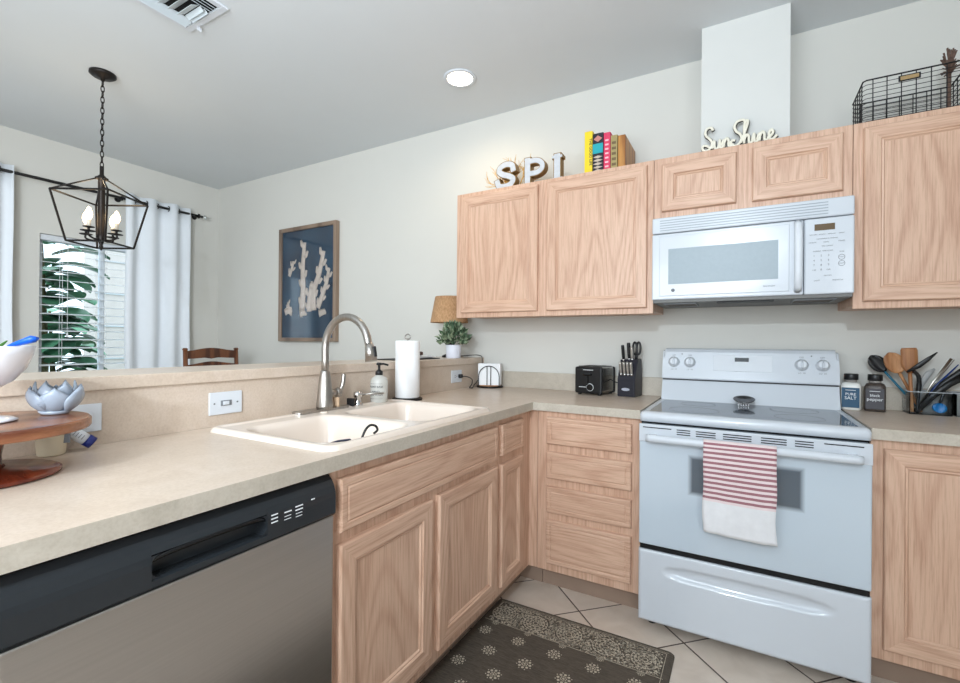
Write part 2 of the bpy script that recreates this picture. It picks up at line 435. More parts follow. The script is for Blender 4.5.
# right base
t = thing('base_cabinet', 'oak base cabinet right of the range with a single tall door', 'cabinet', (2.3, -.3, 0), group='oak base cabinets')
bm = NB(); carcass(bm, 1.918, 2.75, -.613, -.002, BZ, TZ); obj('body', bm, OAKZ, t)
obj('toe_kick', box(NB(), 1.918, 2.75, -.538, -.46, 0, BZ), KWM, t)
obj('door', panel_door(1.953, 2.33, .147, .843, mpY(-.613)), [OAKZ, OAKX], t)
obj('door', panel_door(2.36, 2.72, .147, .843, mpY(-.613)), [OAKZ, OAKX], t)
# end cabinet beyond the dishwasher
t = thing('base_cabinet', 'oak cabinet at the left end of the peninsula beyond the dishwasher', 'cabinet', (.3, -2.8, 0), group='oak base cabinets')
bm = NB(); carcass(bm, 0, FX, -3.08, -2.492, BZ, TZ); obj('body', bm, OAKZ, t)
obj('toe_kick', box(NB(), .45, .538, -3.08, -2.492, 0, BZ), KWM, t)
obj('door', panel_door(-3.05, -2.52, .146, .843, mpX(FX)), [OAKZ, OAKY], t)

# ------------------------------------------------------------------ countertops
SX0, SX1, SY0, SY1 = .095, .585, -1.855, -1.015
bm = NB(); T0, T1 = .876, .914
xs = [0.001, SX0, SX1, .642, 1.143]; ys = [-3.1, SY0, SY1, -.642, -.001]
def incell(i, j):
    if i < 0 or j < 0 or i > 3 or j > 3: return False
    if i == 1 and j == 1: return False
    if i == 3: return j == 3
    return True
V = {}
def gv(i, j, z):
    if (i, j, z) not in V: V[(i, j, z)] = bm.verts.new((xs[i], ys[j], z))
    return V[(i, j, z)]
for i in range(4):
    for j in range(4):
        if not incell(i, j): continue
        bm.faces.new((gv(i, j, T1), gv(i+1, j, T1), gv(i+1, j+1, T1), gv(i, j+1, T1)))
        bm.faces.new((gv(i, j, T0), gv(i, j+1, T0), gv(i+1, j+1, T0), gv(i+1, j, T0)))
        for (di, dj, a, b) in ((-1, 0, (i, j), (i, j+1)), (1, 0, (i+1, j), (i+1, j+1)), (0, -1, (i, j), (i+1, j)), (0, 1, (i, j+1), (i+1, j+1))):
            if not incell(i+di, j+dj):
                f = bm.faces.new((gv(*a, T0), gv(*b, T0), gv(*b, T1), gv(*a, T1))); f.material_index = 1
ct = thing('countertop', 'L shaped beige laminate countertop from the peninsula round to the range', 'countertop', (.32, -1.5, T0))
obj('worktop', bm, [LAM, LAM_SHADE], ct)
obj('upstand', box(NB(), 0.001, 1.143, -.020, -.001, T1, 1.016, bev=.002), LAM_SHADE, ct)
ct2 = thing('countertop', 'short beige laminate countertop to the right of the range', 'countertop', (2.3, -.3, T0))
bm = NB(); box(bm, 1.915, 2.76, -.642, -.001, T0, T1, mat=1)
for f in bm.faces:
    if all(v.co.z > .913 for v in f.verts): f.material_index = 0
obj('worktop', bm, [LAM, LAM_SHADE], ct2); obj('upstand', box(NB(), 1.915, 2.76, -.020, -.001, T1, 1.016, bev=.002), LAM_SHADE, ct2)

# ------------------------------------------------------------------ dishwasher
dt = thing('dishwasher', 'stainless steel dishwasher with black control panel under the counter', 'dishwasher', (.3, -2.186, 0))
D0, D1 = -2.486, -1.884
obj('tub', box(NB(), .02, .600, D0+.004, D1-.004, .02, .868), DGREY, dt)
obj('door_panel', box(NB(), .600, .634, D0, D1, .105, .764, bev=.004), STEEL, dt)
obj('toe_panel', box(NB(), .500, .560, D0+.01, D1-.01, .0, .10), BLACK, dt)
# control panel with handle pocket: outline profile extruded along y in three sections
bm = NB(); HY0, HY1, HZ0, HZ1 = -2.298, -2.075, .785, .825
prof = [(.600, .766), (.636, .766), (.640, .772), (.6405, .812), (.639, .825), (.634, .840), (.626, .853), (.614, .863), (.600, .866)]
prism(bm, prof, 'y', D0, HY0); prism(bm, prof, 'y', HY1, D1)
prism(bm, [(.600, .766), (.636, .766), (.640, .772), (.640, HZ0-.003), (.634, HZ0), (.600, HZ0)], 'y', HY0, HY1)
prism(bm, [(.600, HZ1), (.634, HZ1), (.639, HZ1+.003), (.634, .840), (.626, .853), (.614, .863), (.600, .866)], 'y', HY0, HY1)
box(bm, .600, .608, HY0, HY1, HZ0, HZ1)
for yy, sg in ((HY0, 1), (HY1, -1)):
    for zz, sz in ((HZ0, 1), (HZ1, -1)):
        prism(bm, [(yy, zz)]+[(yy+sg*(.016-.016*math.sin(a)), zz+sz*(.016-.016*math.cos(a))) for a in [PI/2*k/5 for k in range(6)]], 'x', .601, .6385)
cp = obj('control_panel', bm, plain('charcoal_gloss_plastic', (40, 44, 48), .2, vary=0), dt)
hb = NB(); tube(hb, catmull([(.630, HY0-.001, HZ1-.01), (.636, HY0+.03, HZ1-.003), (.637, (HY0+HY1)/2, HZ1-.001), (.636, HY1-.03, HZ1-.003), (.630, HY1+.001, HZ1-.01)], 5), .005, 8); obj('handle', hb, BLACKG, cp)
mk = NB()
for yy, zz, wd, n in ((-2.058, .822, .016, 3), (-2.024, .818, .018, 1), (-1.994, .822, .020, 2), (-1.955, .826, .010, 1)):
    for k in range(n): box(mk, .6402, .6414, yy-wd/2, yy+wd/2, zz-.008*k-.0012, zz-.008*k+.0012)
for yy, zz in ((-2.024, .809), (-1.994, .806)):
    for k in range(2): box(mk, .6402, .6413, yy-.009, yy+.008, zz-.007*k-.0006, zz-.007*k+.0006)
obj('markings', mk, INKW, cp)

# ------------------------------------------------------------------ sink (double bowl)
def sd_rr(x, y, x0, x1, y0, y1, r):
    cx, cy = (x0+x1)/2, (y0+y1)/2; qx = abs(x-cx)-(x1-x0)/2+r; qy = abs(y-cy)-(y1-y0)/2+r
    return math.hypot(max(qx, 0), max(qy, 0))+min(max(qx, qy), 0)-r
def sstep(a, b, x):
    t = max(0, min(1, (x-a)/(b-a))); return t*t*(3-2*t)
OX0, OX1, OY0, OY1 = .052, .612, -1.880, -.990
def sink_z(x, y):
    do = -sd_rr(x, y, OX0, OX1, OY0, OY1, .045)
    z = T1+.0012+.013*math.sqrt(max(0, 1-(1-min(1, do/.016))**2))
    z -= .004*sstep(.024, .034, do)
    for b in ((.165, .560, -1.825, -1.475), (.165, .560, -1.415, -1.035)):
        d = -sd_rr(x, y, *b, .06)
        if d > -.012:
            z -= .160*(sstep(0, .05, d)*.75+.25*sstep(0, .02, d))+.006*sstep(-.012, 0, d)
            cx, cy = (b[0]+b[1])/2, (b[2]+b[3])/2
            if d > .06: z += .006*min(1, math.hypot(x-cx, y-cy)/.2)
    return z
bm = NB(); NX, NY = 94, 148; G = {}
for i in range(NX+1):
    for j in range(NY+1):
        x = OX0+(OX1-OX0)*i/NX; y = OY0+(OY1-OY0)*j/NY
        q = sd_rr(x, y, OX0, OX1, OY0, OY1, .045); edge = q > -.0015
        if q > 0:
            cx_, cy_ = min(max(x, OX0+.045), OX1-.045), min(max(y, OY0+.045), OY1-.045); dd_ = math.hypot(x-cx_, y-cy_); x, y = cx_+(x-cx_)*.045/dd_, cy_+(y-cy_)*.045/dd_
        G[i, j] = bm.verts.new((x, y, T1+.0003 if edge else sink_z(x, y)))
for i in range(NX):
    for j in range(NY):
        q = [(i, j), (i+1, j), (i+1, j+1), (i, j+1)]
        if all(k in G for k in q): f = bm.faces.new([G[k] for k in q]); f.smooth = True
sk = thing('kitchen_sink', 'cream double bowl drop in sink in the peninsula counter', 'sink', (.33, -1.435, T1))
ba = obj('basin', bm, CREAMW, sk, recalc=False)
for cy in (-1.65, -1.225):
    dr = NB(); zb = sink_z(.3625, cy); lathe(dr, [(.042, 0), (.042, .003), (.03, .004), (.026, .001)], (.3625, cy, zb), 24); obj('drain', dr, CHROME, sk)
dr = NB(); lathe(dr, [(.014, 0), (.014, .003), (.010, .004)], (.118, -1.46, .9245), 16); obj('hole_cover', dr, CREAMW, sk)

# faucet
RZ = .9243
fa = thing('kitchen_faucet', 'tall gooseneck brushed nickel pull down faucet behind the sink', 'faucet', (.068, -1.412, RZ))
FXc = .068
bm = NB()
pl = [( -.030, -.128), (.030, -.128)]
poly = [(FXc+.028*math.cos(a), -1.318+.028*math.sin(a)) for a in [PI*k/10 for k in range(11)]]+[(FXc+.028*math.cos(a), -1.532+.028*math.sin(a)) for a in [PI+PI*k/10 for k in range(11)]]
prism(bm, poly, 'z', RZ+.0005, RZ+.009, smooth=False); obj('deck_plate', bm, NICKEL, fa)
bm = NB(); lathe(bm, [(.034, 0), (.034, .01), (.031, .03), (.027, .08), (.0225, .12), (.0185, .145), (.017, .15)], (FXc, -1.412, RZ+.009), 28); obj('base', bm, NICKEL, fa)
bm = NB(); RA = .116; zc = 1.176
pts = [(FXc, -1.412, 1.07), (FXc, -1.412, 1.12), (FXc, -1.412, zc)]
for k in range(1, 15):
    a = PI-PI*k/15*1.02; pts.append((FXc+RA+RA*math.cos(a), -1.412, zc+RA*1.0*math.sin(a)*1.04))
pts.append((FXc+2*RA+.008, -1.412, zc-.002))
tube(bm, pts, .0145, 14); obj('spout', bm, NICKEL, fa)
bm = NB(); tube(bm, [(FXc+2*RA+.002, -1.412, zc+.018), (FXc+2*RA+.008, -1.412, zc-.008), (FXc+2*RA+.015, -1.412, zc-.048)], .018, 16, radii=[.0155, .0185, .023]); hd = obj('spray_head', bm, NICKEL, fa)
bm = NB(); box(bm, -.004, .004, -.007, .007, -.02, .02, bev=.002, M=Matrix.Translation((FXc+2*RA+.028, -1.408, zc-.012)) @ Matrix.Rotation(R(-10), 4, 'Y')); obj('spray_button', bm, BLACK, hd)
bm = NB(); tube(bm, [(FXc, -1.402, .985), (FXc+.004, -1.355, .990)], .016, 14, radii=[.017, .015])
lathe(bm, [(.004, -.02), (.016, -.016), (.018, 0), (.012, .014), (.004, .018)], (FXc+.005, -1.348, .992), 16)
tube(bm, catmull([(FXc+.006, -1.345, .99), (FXc+.010, -1.330, 1.015), (FXc+.010, -1.323, 1.045), (FXc+.008, -1.320, 1.065)], 4), .009, 10); obj('lever_handle', bm, NICKEL, fa)
sd = thing('sink_soap_dispenser', 'short chrome soap pump on the sink rim right of the faucet', 'soap dispenser', (.075, -1.237, RZ))
bm = NB(); lathe(bm, [(.022, 0), (.022, .006), (.015, .01), (.015, .035), (.019, .037), (.019, .055), (.012, .06)], (.075, -1.237, RZ), 20); obj('body', bm, CHROME, sd)
bm = NB(); tube(bm, [(.08, -1.237, RZ+.045), (.12, -1.205, RZ+.050), (.165, -1.172, RZ+.052)], .004, 8); obj('nozzle', bm, STEEL_R, sd)
bm = NB(); box(bm, -.018, .018, -.008, .008, 0, .034, bev=.004, M=Matrix.Translation((.072, -1.275, RZ+.0005))); tag(obj('sponge_clip', bm, BLACK), 'small black clip on the sink rim beside the chrome soap pump', 'clip')
bm = NB(); box(bm, -.018, .018, -.004, .004, 0, .038, bev=.001, M=Matrix.Translation((.075, -1.362, RZ+.0098)))
sp_ = obj('paper_tag', bm, plain('kraft_tag', (214, 184, 152), .7, vary=.03)); tag(sp_, 'small tan square block standing behind the faucet handle', 'block')
# brush loop and stopper
bm = NB(); tube(bm, catmull([(.515, -1.665, .905), (.520, -1.655, .930), (.525, -1.640, .942), (.530, -1.622, .938), (.532, -1.615, .924), (.528, -1.628, .915)], 5), .0038, 8)
tag(obj('brush_handle', bm, BLACK), 'black loop handle poking out of the left sink bowl beside the divider', 'brush')
bm = NB(); tube(bm, catmull([(.525, -1.80, .913), (.528, -1.77, .916), (.530, -1.73, .913)], 4), .008, 10, radii=None, flat=((0, 0, 1), .5))
tag(obj('sink_scraper', bm, plain('navy_plastic', (30, 36, 60), .4, vary=0)), 'small dark navy scraper lying inside the left sink bowl', 'scraper')

# soap bottle
def square_lathe(bm, prof, c, e=4, seg=32, mat=0, rot=0):
    rows = []
    for r, z in prof:
        row = []
        for i in range(seg):
            a = 2*PI*i/seg; ca, sa = math.cos(a), math.sin(a)
            k = (abs(ca)**e+abs(sa)**e)**(-1/e); q = Vector((r*k*ca, r*k*sa, z)); q.rotate(Matrix.Rotation(rot, 3, 'Z')); row.append(bm.verts.new(q+Vector(c)))
        rows.append(row)
    for a, b in zip(rows, rows[1:]):
        for i in range(seg): f = bm.faces.new((a[i], a[(i+1) % seg], b[(i+1) % seg], b[i])); f.material_index = mat; f.smooth = True
    for L in (rows[0], rows[-1]): f = bm.faces.new(L); f.material_index = mat
    return bm
sb = thing('soap_bottle', 'clear lettered soap bottle with black pump beside the paper towels', 'bottle', (.072, -1.100, RZ), rotz=R(18), local=True)
bm = NB(); lathe(bm, [(.036, 0), (.039, .004), (.039, .095), (.034, .110), (.018, .120), (.015, .126)], (0, 0, 0), 32)
obj('bottle', bm, plain('frosted_bottle', (226, 226, 220), .15, trans=.35, vary=.02), sb)
bm = NB()
def curved_text(s, size, z, rad=.0395):
    t = bmesh.new(); text(t, s, size, Matrix.Rotation(R(90), 4, 'X'), 0, .0003)
    for v in t.verts:
        a = v.co.x/rad-PI/2; r = rad-v.co.y; v.co = Vector((r*math.cos(a), r*math.sin(a), v.co.z+z))
    merge(bm, t, 0)
rot = R(0)
curved_text('PLANT BASE', .0125, .068); curved_text('HAND', .013, .046); curved_text('SOAP WASH', .012, .032)
for zz in (.086, .018): 
    for k in range(16):
        a = -PI/2-.75+1.5*k/15; box(bm, -.0015, .0015, -.0003, .0003, -.0006, .0006, M=Matrix.Translation((.0395*math.cos(a), .0395*math.sin(a), zz)))
obj('lettering', bm, INKD, sb)
bm = NB(); lathe(bm, [(.017, .124), (.017, .140), (.009, .146), (.006, .150), (.006, .168), (.013, .170), (.013, .178), (.008, .181)], (0, 0, 0), 20); tube(bm, [(0, 0, .174), (.02, .004, .175), (.042, .008, .169)], .0045, 8); obj('pump', bm, BLACK, sb)

# paper towel
PT = (.079, -.902)
pt_ = thing('paper_towel_holder', 'full white paper towel roll on an upright holder by the sink corner', 'paper towel', (*PT, T1))
bm = NB(); lathe(bm, [(.072, 0), (.074, .003), (.074, .008), (.068, .011)], (*PT, T1+.0005), 36); obj('base', bm, DARKM, pt_)
bm = NB(); tube(bm, [(*PT, T1+.011), (*PT, T1+.300)], .005, 8); tube(bm, catmull([(PT[0]-.012, PT[1], T1+.303), (PT[0]-.016, PT[1], T1+.316), (PT[0], PT[1], T1+.326), (PT[0]+.016, PT[1], T1+.316), (PT[0]+.012, PT[1], T1+.303)], 5, True), .003, 8, closed=True); obj('rod', bm, STEEL_R, pt_)
PAPER = plain('paper_white', (244, 245, 246), .9, vary=.01, vs=40, bump=.15)
bm = NB(); lathe(bm, [(.020, .001), (.058, 0), (.0605, .003), (.0605, .277), (.058, .280), (.020, .279), (.020, .001)], (*PT, T1+.013), 40, caps=False); obj('paper_roll', bm, PAPER, pt_)

# ------------------------------------------------------------------ outlets
def outlet(y, z, label, kind):
    t = thing('wall_outlet', label, 'outlet', (.0, y, z), group='white plates on the peninsula splash panel')
    bm = NB(); box(bm, .0005, .006, y-.057, y+.057, z-.0375, z+.0375, bev=.002); obj('plate', bm, WHITEM, t)
    bm = NB()
    if kind == 'switch':
        box(bm, .0055, .008, y-.019, y+.019, z-.009, z+.009, bev=.001); obj('toggle_frame', bm, GREYP, t)
        bm = NB(); box(bm, .007, .012, y-.012, y+.008, z-.006, z+.006, bev=.001); obj('toggle', bm, WHITEM, t)
    else:
        for s in (-1, 1):
            bm = NB(); box(bm, .0055, .0075, y+s*.021-.016, y+s*.021+.016, z-.015, z+.015, bev=.001)
            so = obj('socket', bm, WHITEM, t)
            bm = NB()
            for q in (-.006, .006): box(bm, .0072, .0080, y+s*.021-.005, y+s*.021+.004, z+q-.001, z+q+.001)
            obj('slots', bm, DGREY, so)
    for s in ((-1, 1) if kind == 'switch' else (0,)):
        bm = NB(); lathe(bm, [(.0032, 0), (.0028, .001)], (.006, y+s*.040, z), 10, M=Matrix.Rotation(R(90), 4, 'Y')); obj('screw', bm, GREYP, t)
    return t
outlet(-1.781, .990, 'white switch plate on the splash panel left of the sink', 'switch')
outlet(-2.186, .990, 'white outlet plate partly hidden behind the wooden cake stand', 'plate')
outlet(-.333, .993, 'white outlet plate with a black plug in it near the corner', 'plate')

# ------------------------------------------------------------------ range
rg = thing('electric_range', 'white freestanding electric range with glass cooktop between the cabinets', 'stove', (1.529, -.34, 0))
RX0, RX1 = 1.150, 1.908
obj('body', box(NB(), RX0+.003, RX1-.003, -.645, -.03, .03, .874), WHITE, rg)
for x in (RX0+.04, RX1-.04):
    for y in (-.60, -.08): bm = NB(); lathe(bm, [(.018, 0), (.018, .008), (.010, .01), (.010, .03)], (x, y, 0.0005), 14); obj('foot', bm, BLACK, rg)
# cooktop with raised rim around recessed glass
bm = NB()
zt = .915
def rr(x0, x1, y0, y1, z, r=.012, n=4):
    P = []
    for cx, cy, a0 in ((x1-r, y1-r, 0), (x0+r, y1-r, 90), (x0+r, y0+r, 180), (x1-r, y0+r, 270)):
        for k in range(n+1): a = R(a0+90*k/n); P.append((cx+r*math.cos(a), cy+r*math.sin(a), z))
    return P
L = [rr(RX0-.004, RX1+.004, -.678, -.06, .875, .015), rr(RX0-.004, RX1+.004, -.682, -.06, .902, .018), rr(RX0-.001, RX1+.001, -.674, -.06, .911, .018), rr(RX0+.006, RX1-.006, -.664, -.065, .9155, .016), rr(RX0+.020, RX1-.020, -.640, -.14, .9155, .010), rr(RX0+.024, RX1-.024, -.634, -.148, .9125, .008)]
rows = [[bm.verts.new(p) for p in l] for l in L]
for a, b in zip(rows, rows[1:]):
    for k in range(len(a)): f = bm.faces.new((a[k], a[(k+1) % len(a)], b[(k+1) % len(a)], b[k])); f.smooth = True
bm.faces.new(rows[-1]); bm.faces.new(rows[0])
top = obj('cooktop', bm, WHITE, rg)
GLASSTOP = plain('ceramic_glass', (74, 84, 96), .07, vary=.04, vs=40, spec=.8)
gl = obj('ceramic_glass', box(NB(), RX0+.026, RX1-.026, -.632, -.150, .9126, .9136), GLASSTOP, rg)
for cx, cy, r in ((1.34, -.50, .10), (1.72, -.50, .085), (1.34, -.27, .075), (1.72, -.27, .09)):
    bm = NB(); lathe(bm, [(r, 0), (r, .0003), (r-.0015, .0003), (r-.0015, 0)], (cx, cy, .9137), 40, caps=False); obj('burner_ring', bm, GREYP, gl)
# backguard
prof = [(-.030, .905), (-.150, .905), (-.150, .914), (-.112, 1.014), (-.104, 1.014), (-.104, 1.022), (-.128, 1.022), (-.130, 1.028), (-.100, 1.160), (-.090, 1.174), (-.070, 1.180), (-.030, 1.180)]
bm = NB(); prism(bm, prof, 'x', RX0+.006, RX1-.006)
bmesh.ops.bevel(bm, geom=[e for e in bm.edges if (abs(e.verts[0].co.x-e.verts[1].co.x) < 1e-6 and e.verts[0].co.z > 1.10 and e.verts[1].co.z > 1.10 )], offset=.012, segments=3, affect='EDGES')
bg_ = obj('backguard', bm, WHITE, rg)
bm = NB(); box(bm, RX0+.008, RX1-.008, -.113, -.106, 1.0145, 1.0215); obj('backguard_gap', bm, DGREY, rg)
sl_ = math.atan2(.030, .132)
def bgp(z): return -.130+(z-1.028)*(.030/.132)
for x in (1.212, 1.288, 1.762, 1.841):
    z = 1.108; M = Matrix.Translation((x, bgp(z), z)) @ Matrix.Rotation(R(90)-sl_, 4, 'X')
    bm = NB(); lathe(bm, [(.027, 0), (.027, .004), (.021, .010), (.019, .022), (.016, .024)], (0, 0, 0), 28)
    bmesh.ops.transform(bm, matrix=M, verts=bm.verts); k = obj('knob', bm, WHITEM, rg)
    bm = NB(); box(bm, -.005, .005, -.018, .018, .020, .030, bev=.002, M=M); obj('knob_grip', bm, WHITE, k)
    bm = NB(); box(bm, -.0008, .0008, .006, .016, .0302, .0306, M=M); obj('knob_mark', bm, INK, k)
bm = NB()
def bgM(x, z, off=.0006): return Matrix.Translation((x, bgp(z)-off, z)) @ Matrix.Rotation(R(90)-sl_, 4, 'X')
for x, s in ((1.212, 'OFF'), (1.288, 'OFF'), (1.762, 'OFF'), (1.841, 'OFF')):
    text(bm, s, .010, bgM(x, 1.140)); text(bm, 'LO  HI', .010, bgM(x, 1.068))
for x in (1.25, 1.80): box(bm, -.003, .003, -.003, .003, -.0003, .0003, M=bgM(x, 1.150))
for x in (1.425, 1.455, 1.575, 1.605):
    for z in (1.128, 1.105): box(bm, -.007, .007, -.002, .002, -.0003, .0003, M=bgM(x, z))
for x in (1.500, 1.52, 1.54): box(bm, -.006, .006, -.001, .001, -.0003, .0003, M=bgM(x, 1.102))
text(bm, 'TRUE TEMP OVEN', .010, bgM(1.52, 1.068))
obj('markings', bm, INK, bg_)
bm = NB(); box(bm, -.125, .125, -.040, .040, 0, .0016, bev=.0007, seg=1, M=bgM(1.522, 1.108, 0)); pa = obj('clock_panel', bm, WHITEM, bg_)
bm = NB(); box(bm, -.030, .030, -.010, .010, .0014, .0024, M=bgM(1.520, 1.126, 0)); obj('clock_display', bm, BLACKG, bg_)
# front vent strip + door + drawer
bm = NB(); box(bm, RX0+.002, RX1-.002, -.660, -.640, .862, .8745); obj('vent_gap', bm, GROOVE, rg)
bm = NB(); box(bm, RX0, RX1, -.700, -.647, .368, .866, bev=.006)
dr_ = obj('oven_door', bm, plain('oven_door_glass_white', (190, 202, 212), .12, vary=0, coat=.5), rg)
bm = NB(); box(bm, RX0-.001, RX1+.001, -.702, -.690, .795, .868, bev=.003); obj('door_top_rail', bm, WHITE, dr_)
bm = NB()
for x0, x1, n in ((1.165, 1.275, 1), (1.295, 1.345, 3), (1.365, 1.435, 3), (1.46, 1.555, 3), (1.585, 1.665, 3), (1.69, 1.745, 3), (1.775, 1.885, 1)):
    for k in range(n): box(bm, x0, x1, -.7032, -.7015, .855-.009*k-.0018, .855-.009*k+.0018)
obj('vent_slots', bm, GROOVE, dr_)
# window seen through white glass as dark dotted rectangle
def win_mat():
    t = NT('oven_window'); tc = t.coords()
    sx = t.node('ShaderNodeSeparateXYZ'); t.link(tc, sx.inputs[0])
    dx = t.math('SUBTRACT', .1935, t.math('ABSOLUTE', t.math('SUBTRACT', sx.outputs[0], .0)))
    dz = t.math('SUBTRACT', .082, t.math('ABSOLUTE', t.math('SUBTRACT', sx.outputs[2], .680)))
    a = t.math('MINIMUM', dx, dz); f = t.math('MULTIPLY', a, 55)
    t.link(t.ramp(f, [(0, lin((190, 202, 212))), (1, lin((84, 94, 104)))]), t.b.inputs['Base Color'])
    t.b.inputs['Roughness'].default_value = .1; t.b.inputs['Coat Weight'].default_value = .5; return t.m
bm = NB(); box(bm, 1.335, 1.723, -.7008, -.6985, .598, .762); obj('oven_window', bm, win_mat(), dr_)
bm = NB(); tube(bm, [(1.185, -.742, .818), (1.20, -.744, .818), (1.86, -.744, .818), (1.875, -.742, .818)], .015, 14, flat=((0, 1, 0), .8))
for x in (1.205, 1.853): box(bm, x-.016, x+.016, -.742, -.701, .806, .830, bev=.005)
obj('door_handle', bm, WHITE, dr_)
bm = NB(); box(bm, RX0+.004, RX1-.004, -.692, -.648, .3475, .3675); obj('drawer_gap_shade', bm, GROOVE, rg)  # black strip painting the shade between oven door and drawer
# storage drawer with lens shaped scoop
bm = NB(); ZA, ZB = .052, .346
nx, nz = 90, 40; V = {}
def scoop(x, z):
    u = (x-1.527)/.285; 
    if abs(u) >= 1: return 0
    h = .030*math.sqrt(1-u*u)**.6
    d = (z-.272)/max(h, 1e-4)
    if abs(d) >= 1: return 0
    return .016*math.sqrt(1-d*d)*(1 if d < .0 else 1)*min(1, (1-abs(u))*6)
for i in range(nx+1):
    for j in range(nz+1):
        x = RX0+(RX1-RX0)*i/nx; z = ZA+(ZB-ZA)*j/nz
        V[i, j] = bm.verts.new((x, -.700+scoop(x, z)+(.004 if i in (0, nx) or j in (0, nz) else 0), z))
for i in range(nx):
    for j in range(nz): f = bm.faces.new((V[i, j], V[i+1, j], V[i+1, j+1], V[i, j+1])); f.smooth = True
Bk = [bm.verts.new(p) for p in ((RX0, -.647, ZA), (RX1, -.647, ZA), (RX1, -.647, ZB), (RX0, -.647, ZB))]
bm.faces.new(Bk)
edges = [[V[i, 0] for i in range(nx+1)]+[Bk[1], Bk[0]], [V[nx, j] for j in range(nz+1)]+[Bk[2], Bk[1]], [V[nx-i, nz] for i in range(nx+1)]+[Bk[3], Bk[2]], [V[0, nz-j] for j in range(nz+1)]+[Bk[0], Bk[3]]]
for e in edges: bm.faces.new(e)
obj('storage_drawer', bm, WHITE, rg)

# towel over the handle
STRIPE = plain('towel_red', (158, 108, 116), .95, vary=.04, vs=60, sheen=.3); CREAM = plain('towel_cream', (228, 212, 212), .95, vary=.03, vs=60, sheen=.3); TOWW = plain('towel_white', (226, 226, 228), .95, vary=.04, vs=30, bump=.3, sheen=.3)
bm = NB(); nx = 20; path = []
zz = .600
path = [(-.728, .640), (-.7265, .700), (-.7255, .760), (-.7255, .800), (-.727, .815), (-.733, .830), (-.744, .8355), (-.751, .8335), (-.757, .828), (-.7598, .820), (-.7605, .8125), (-.7607, .805)]
per = .0188; z = .800
front = []
z = .805
while z > .600: front.append((-.7605, z)); z -= per/2
nfront = len(front)
white = [(.7605, z) for z in ()]
k = 0; z = front[-1][1]
while z > .492: z -= .012; front.append((-.7605, z))
allp = path[:-1]+front; rows = []
for ip, (y, z) in enumerate(allp):
    row = []
    for i in range(nx+1):
        u = i/nx; fr = ip-len(path)+1
        dep = max(0, (.80-z)/.32) if ip >= len(path)-1 else 0
        wob = .004*math.sin(u*9+1)*dep+.003*math.sin(u*17)*dep
        zz2 = z-(.012*math.sin(u*3.0-.6)*dep*.6)+(0.004*u*dep)
        row.append((1.396+u*.236+.004*dep*math.sin(z*30), y-abs(wob)*1.0-.001, zz2))
    rows.append(row)
def sheet(rows, th, matf):
    global bm
    A = [[bm.verts.new(p) for p in r] for r in rows]
    for a in range(len(A)-1):
        for i in range(len(A[0])-1):
            f = bm.faces.new((A[a][i], A[a][i+1], A[a+1][i+1], A[a+1][i])); f.material_index = matf(a); f.smooth = True
def mt(a):
    k = a-(len(path)-1)
    if k < 0: return 0 if a in (2, 5, 8, 10) else 1
    if k < nfront-1: return 0 if k % 2 == 1 else 1
    return 2
sheet(rows, .002, mt)
tw = obj('dish_towel', bm, [STRIPE, CREAM, TOWW]); tag(tw, 'red and cream striped dish towel with white hem hanging on the oven handle', 'towel')
so = tw.modifiers.new('solid', 'SOLIDIFY'); so.thickness = .003; so.offset = 0
# spoon rest on cooktop
bm = NB(); M = Matrix.Translation((1.531, -.215, .9360)) @ Matrix.Rotation(R(15), 4, 'X') @ Matrix.Diagonal((.82, .82, 1, 1))
lathe(bm, [(.004, -.004), (.030, -.002), (.050, .005), (.056, .010), (.054, .011), (.048, .007), (.030, .0005), (.004, -.001)], (0, 0, 0), 36, caps=True, M=M)
for k in range(5): box(bm, 1.529-.020+.010*k-.0025, 1.529-.020+.010*k+.0025, -.232, -.226, .9140, .932)
box(bm, 1.505, 1.553, -.245, -.205, .9138, .9165, bev=.001)
tag(obj('spoon_rest', bm, plain('pewter', (140, 140, 142), .25, metal=.9, vary=.05)), 'small round pewter spoon rest at the back of the cooktop', 'spoon rest')

# ------------------------------------------------------------------ microwave
mw = thing('microwave_oven', 'white over the range microwave hung beneath the short oak cabinet', 'microwave', (1.527, -.2, 1.408))
MX0, MX1 = 1.146, 1.906
obj('housing', box(NB(), MX0+.002, MX1-.002, -.365, -.002, 1.412, 1.797, bev=.003), WHITEM, mw)
bm = NB(); box(bm, MX0, MX1, -.400, -.364, 1.722, 1.797, bev=.006); gr = obj('vent_grille', bm, WHITE, mw)
bm = NB()
for k in range(5): box(bm, MX0+.035, MX1-.085, -.4012, -.399, 1.735+.0115*k-.0018, 1.735+.0115*k+.0018)
obj('vent_slots', bm, plain('vent_slot_grey', (150, 160, 168), .5, vary=0), gr)
bm = NB(); box(bm, MX0, 1.740, -.400, -.364, 1.409, 1.719, bev=.006); dd = obj('door', bm, WHITE, mw)
bm = NB(); rings(bm, (1.178, 1.692, 1.425, 1.708), [(0, 0), (0, .0), (.003, .003), (.006, .003)], mpY(-.3995), back=False); obj('door_bezel', bm, WHITE, dd)
bm = NB(); box(bm, 1.219, 1.652, -.4036, -.4005, 1.480, 1.645)
obj('door_window', bm, plain('microwave_window', (150, 164, 172), .38, vary=.02, vs=60), dd)
bm = NB(); tube(bm, [(1.720, -.402, 1.428), (1.720, -.425, 1.442), (1.720, -.430, 1.50), (1.720, -.430, 1.64), (1.720, -.425, 1.694), (1.720, -.402, 1.708)], .014, 12, flat=((0, 1, 0), .7)); obj('door_handle', bm, WHITEM, dd)
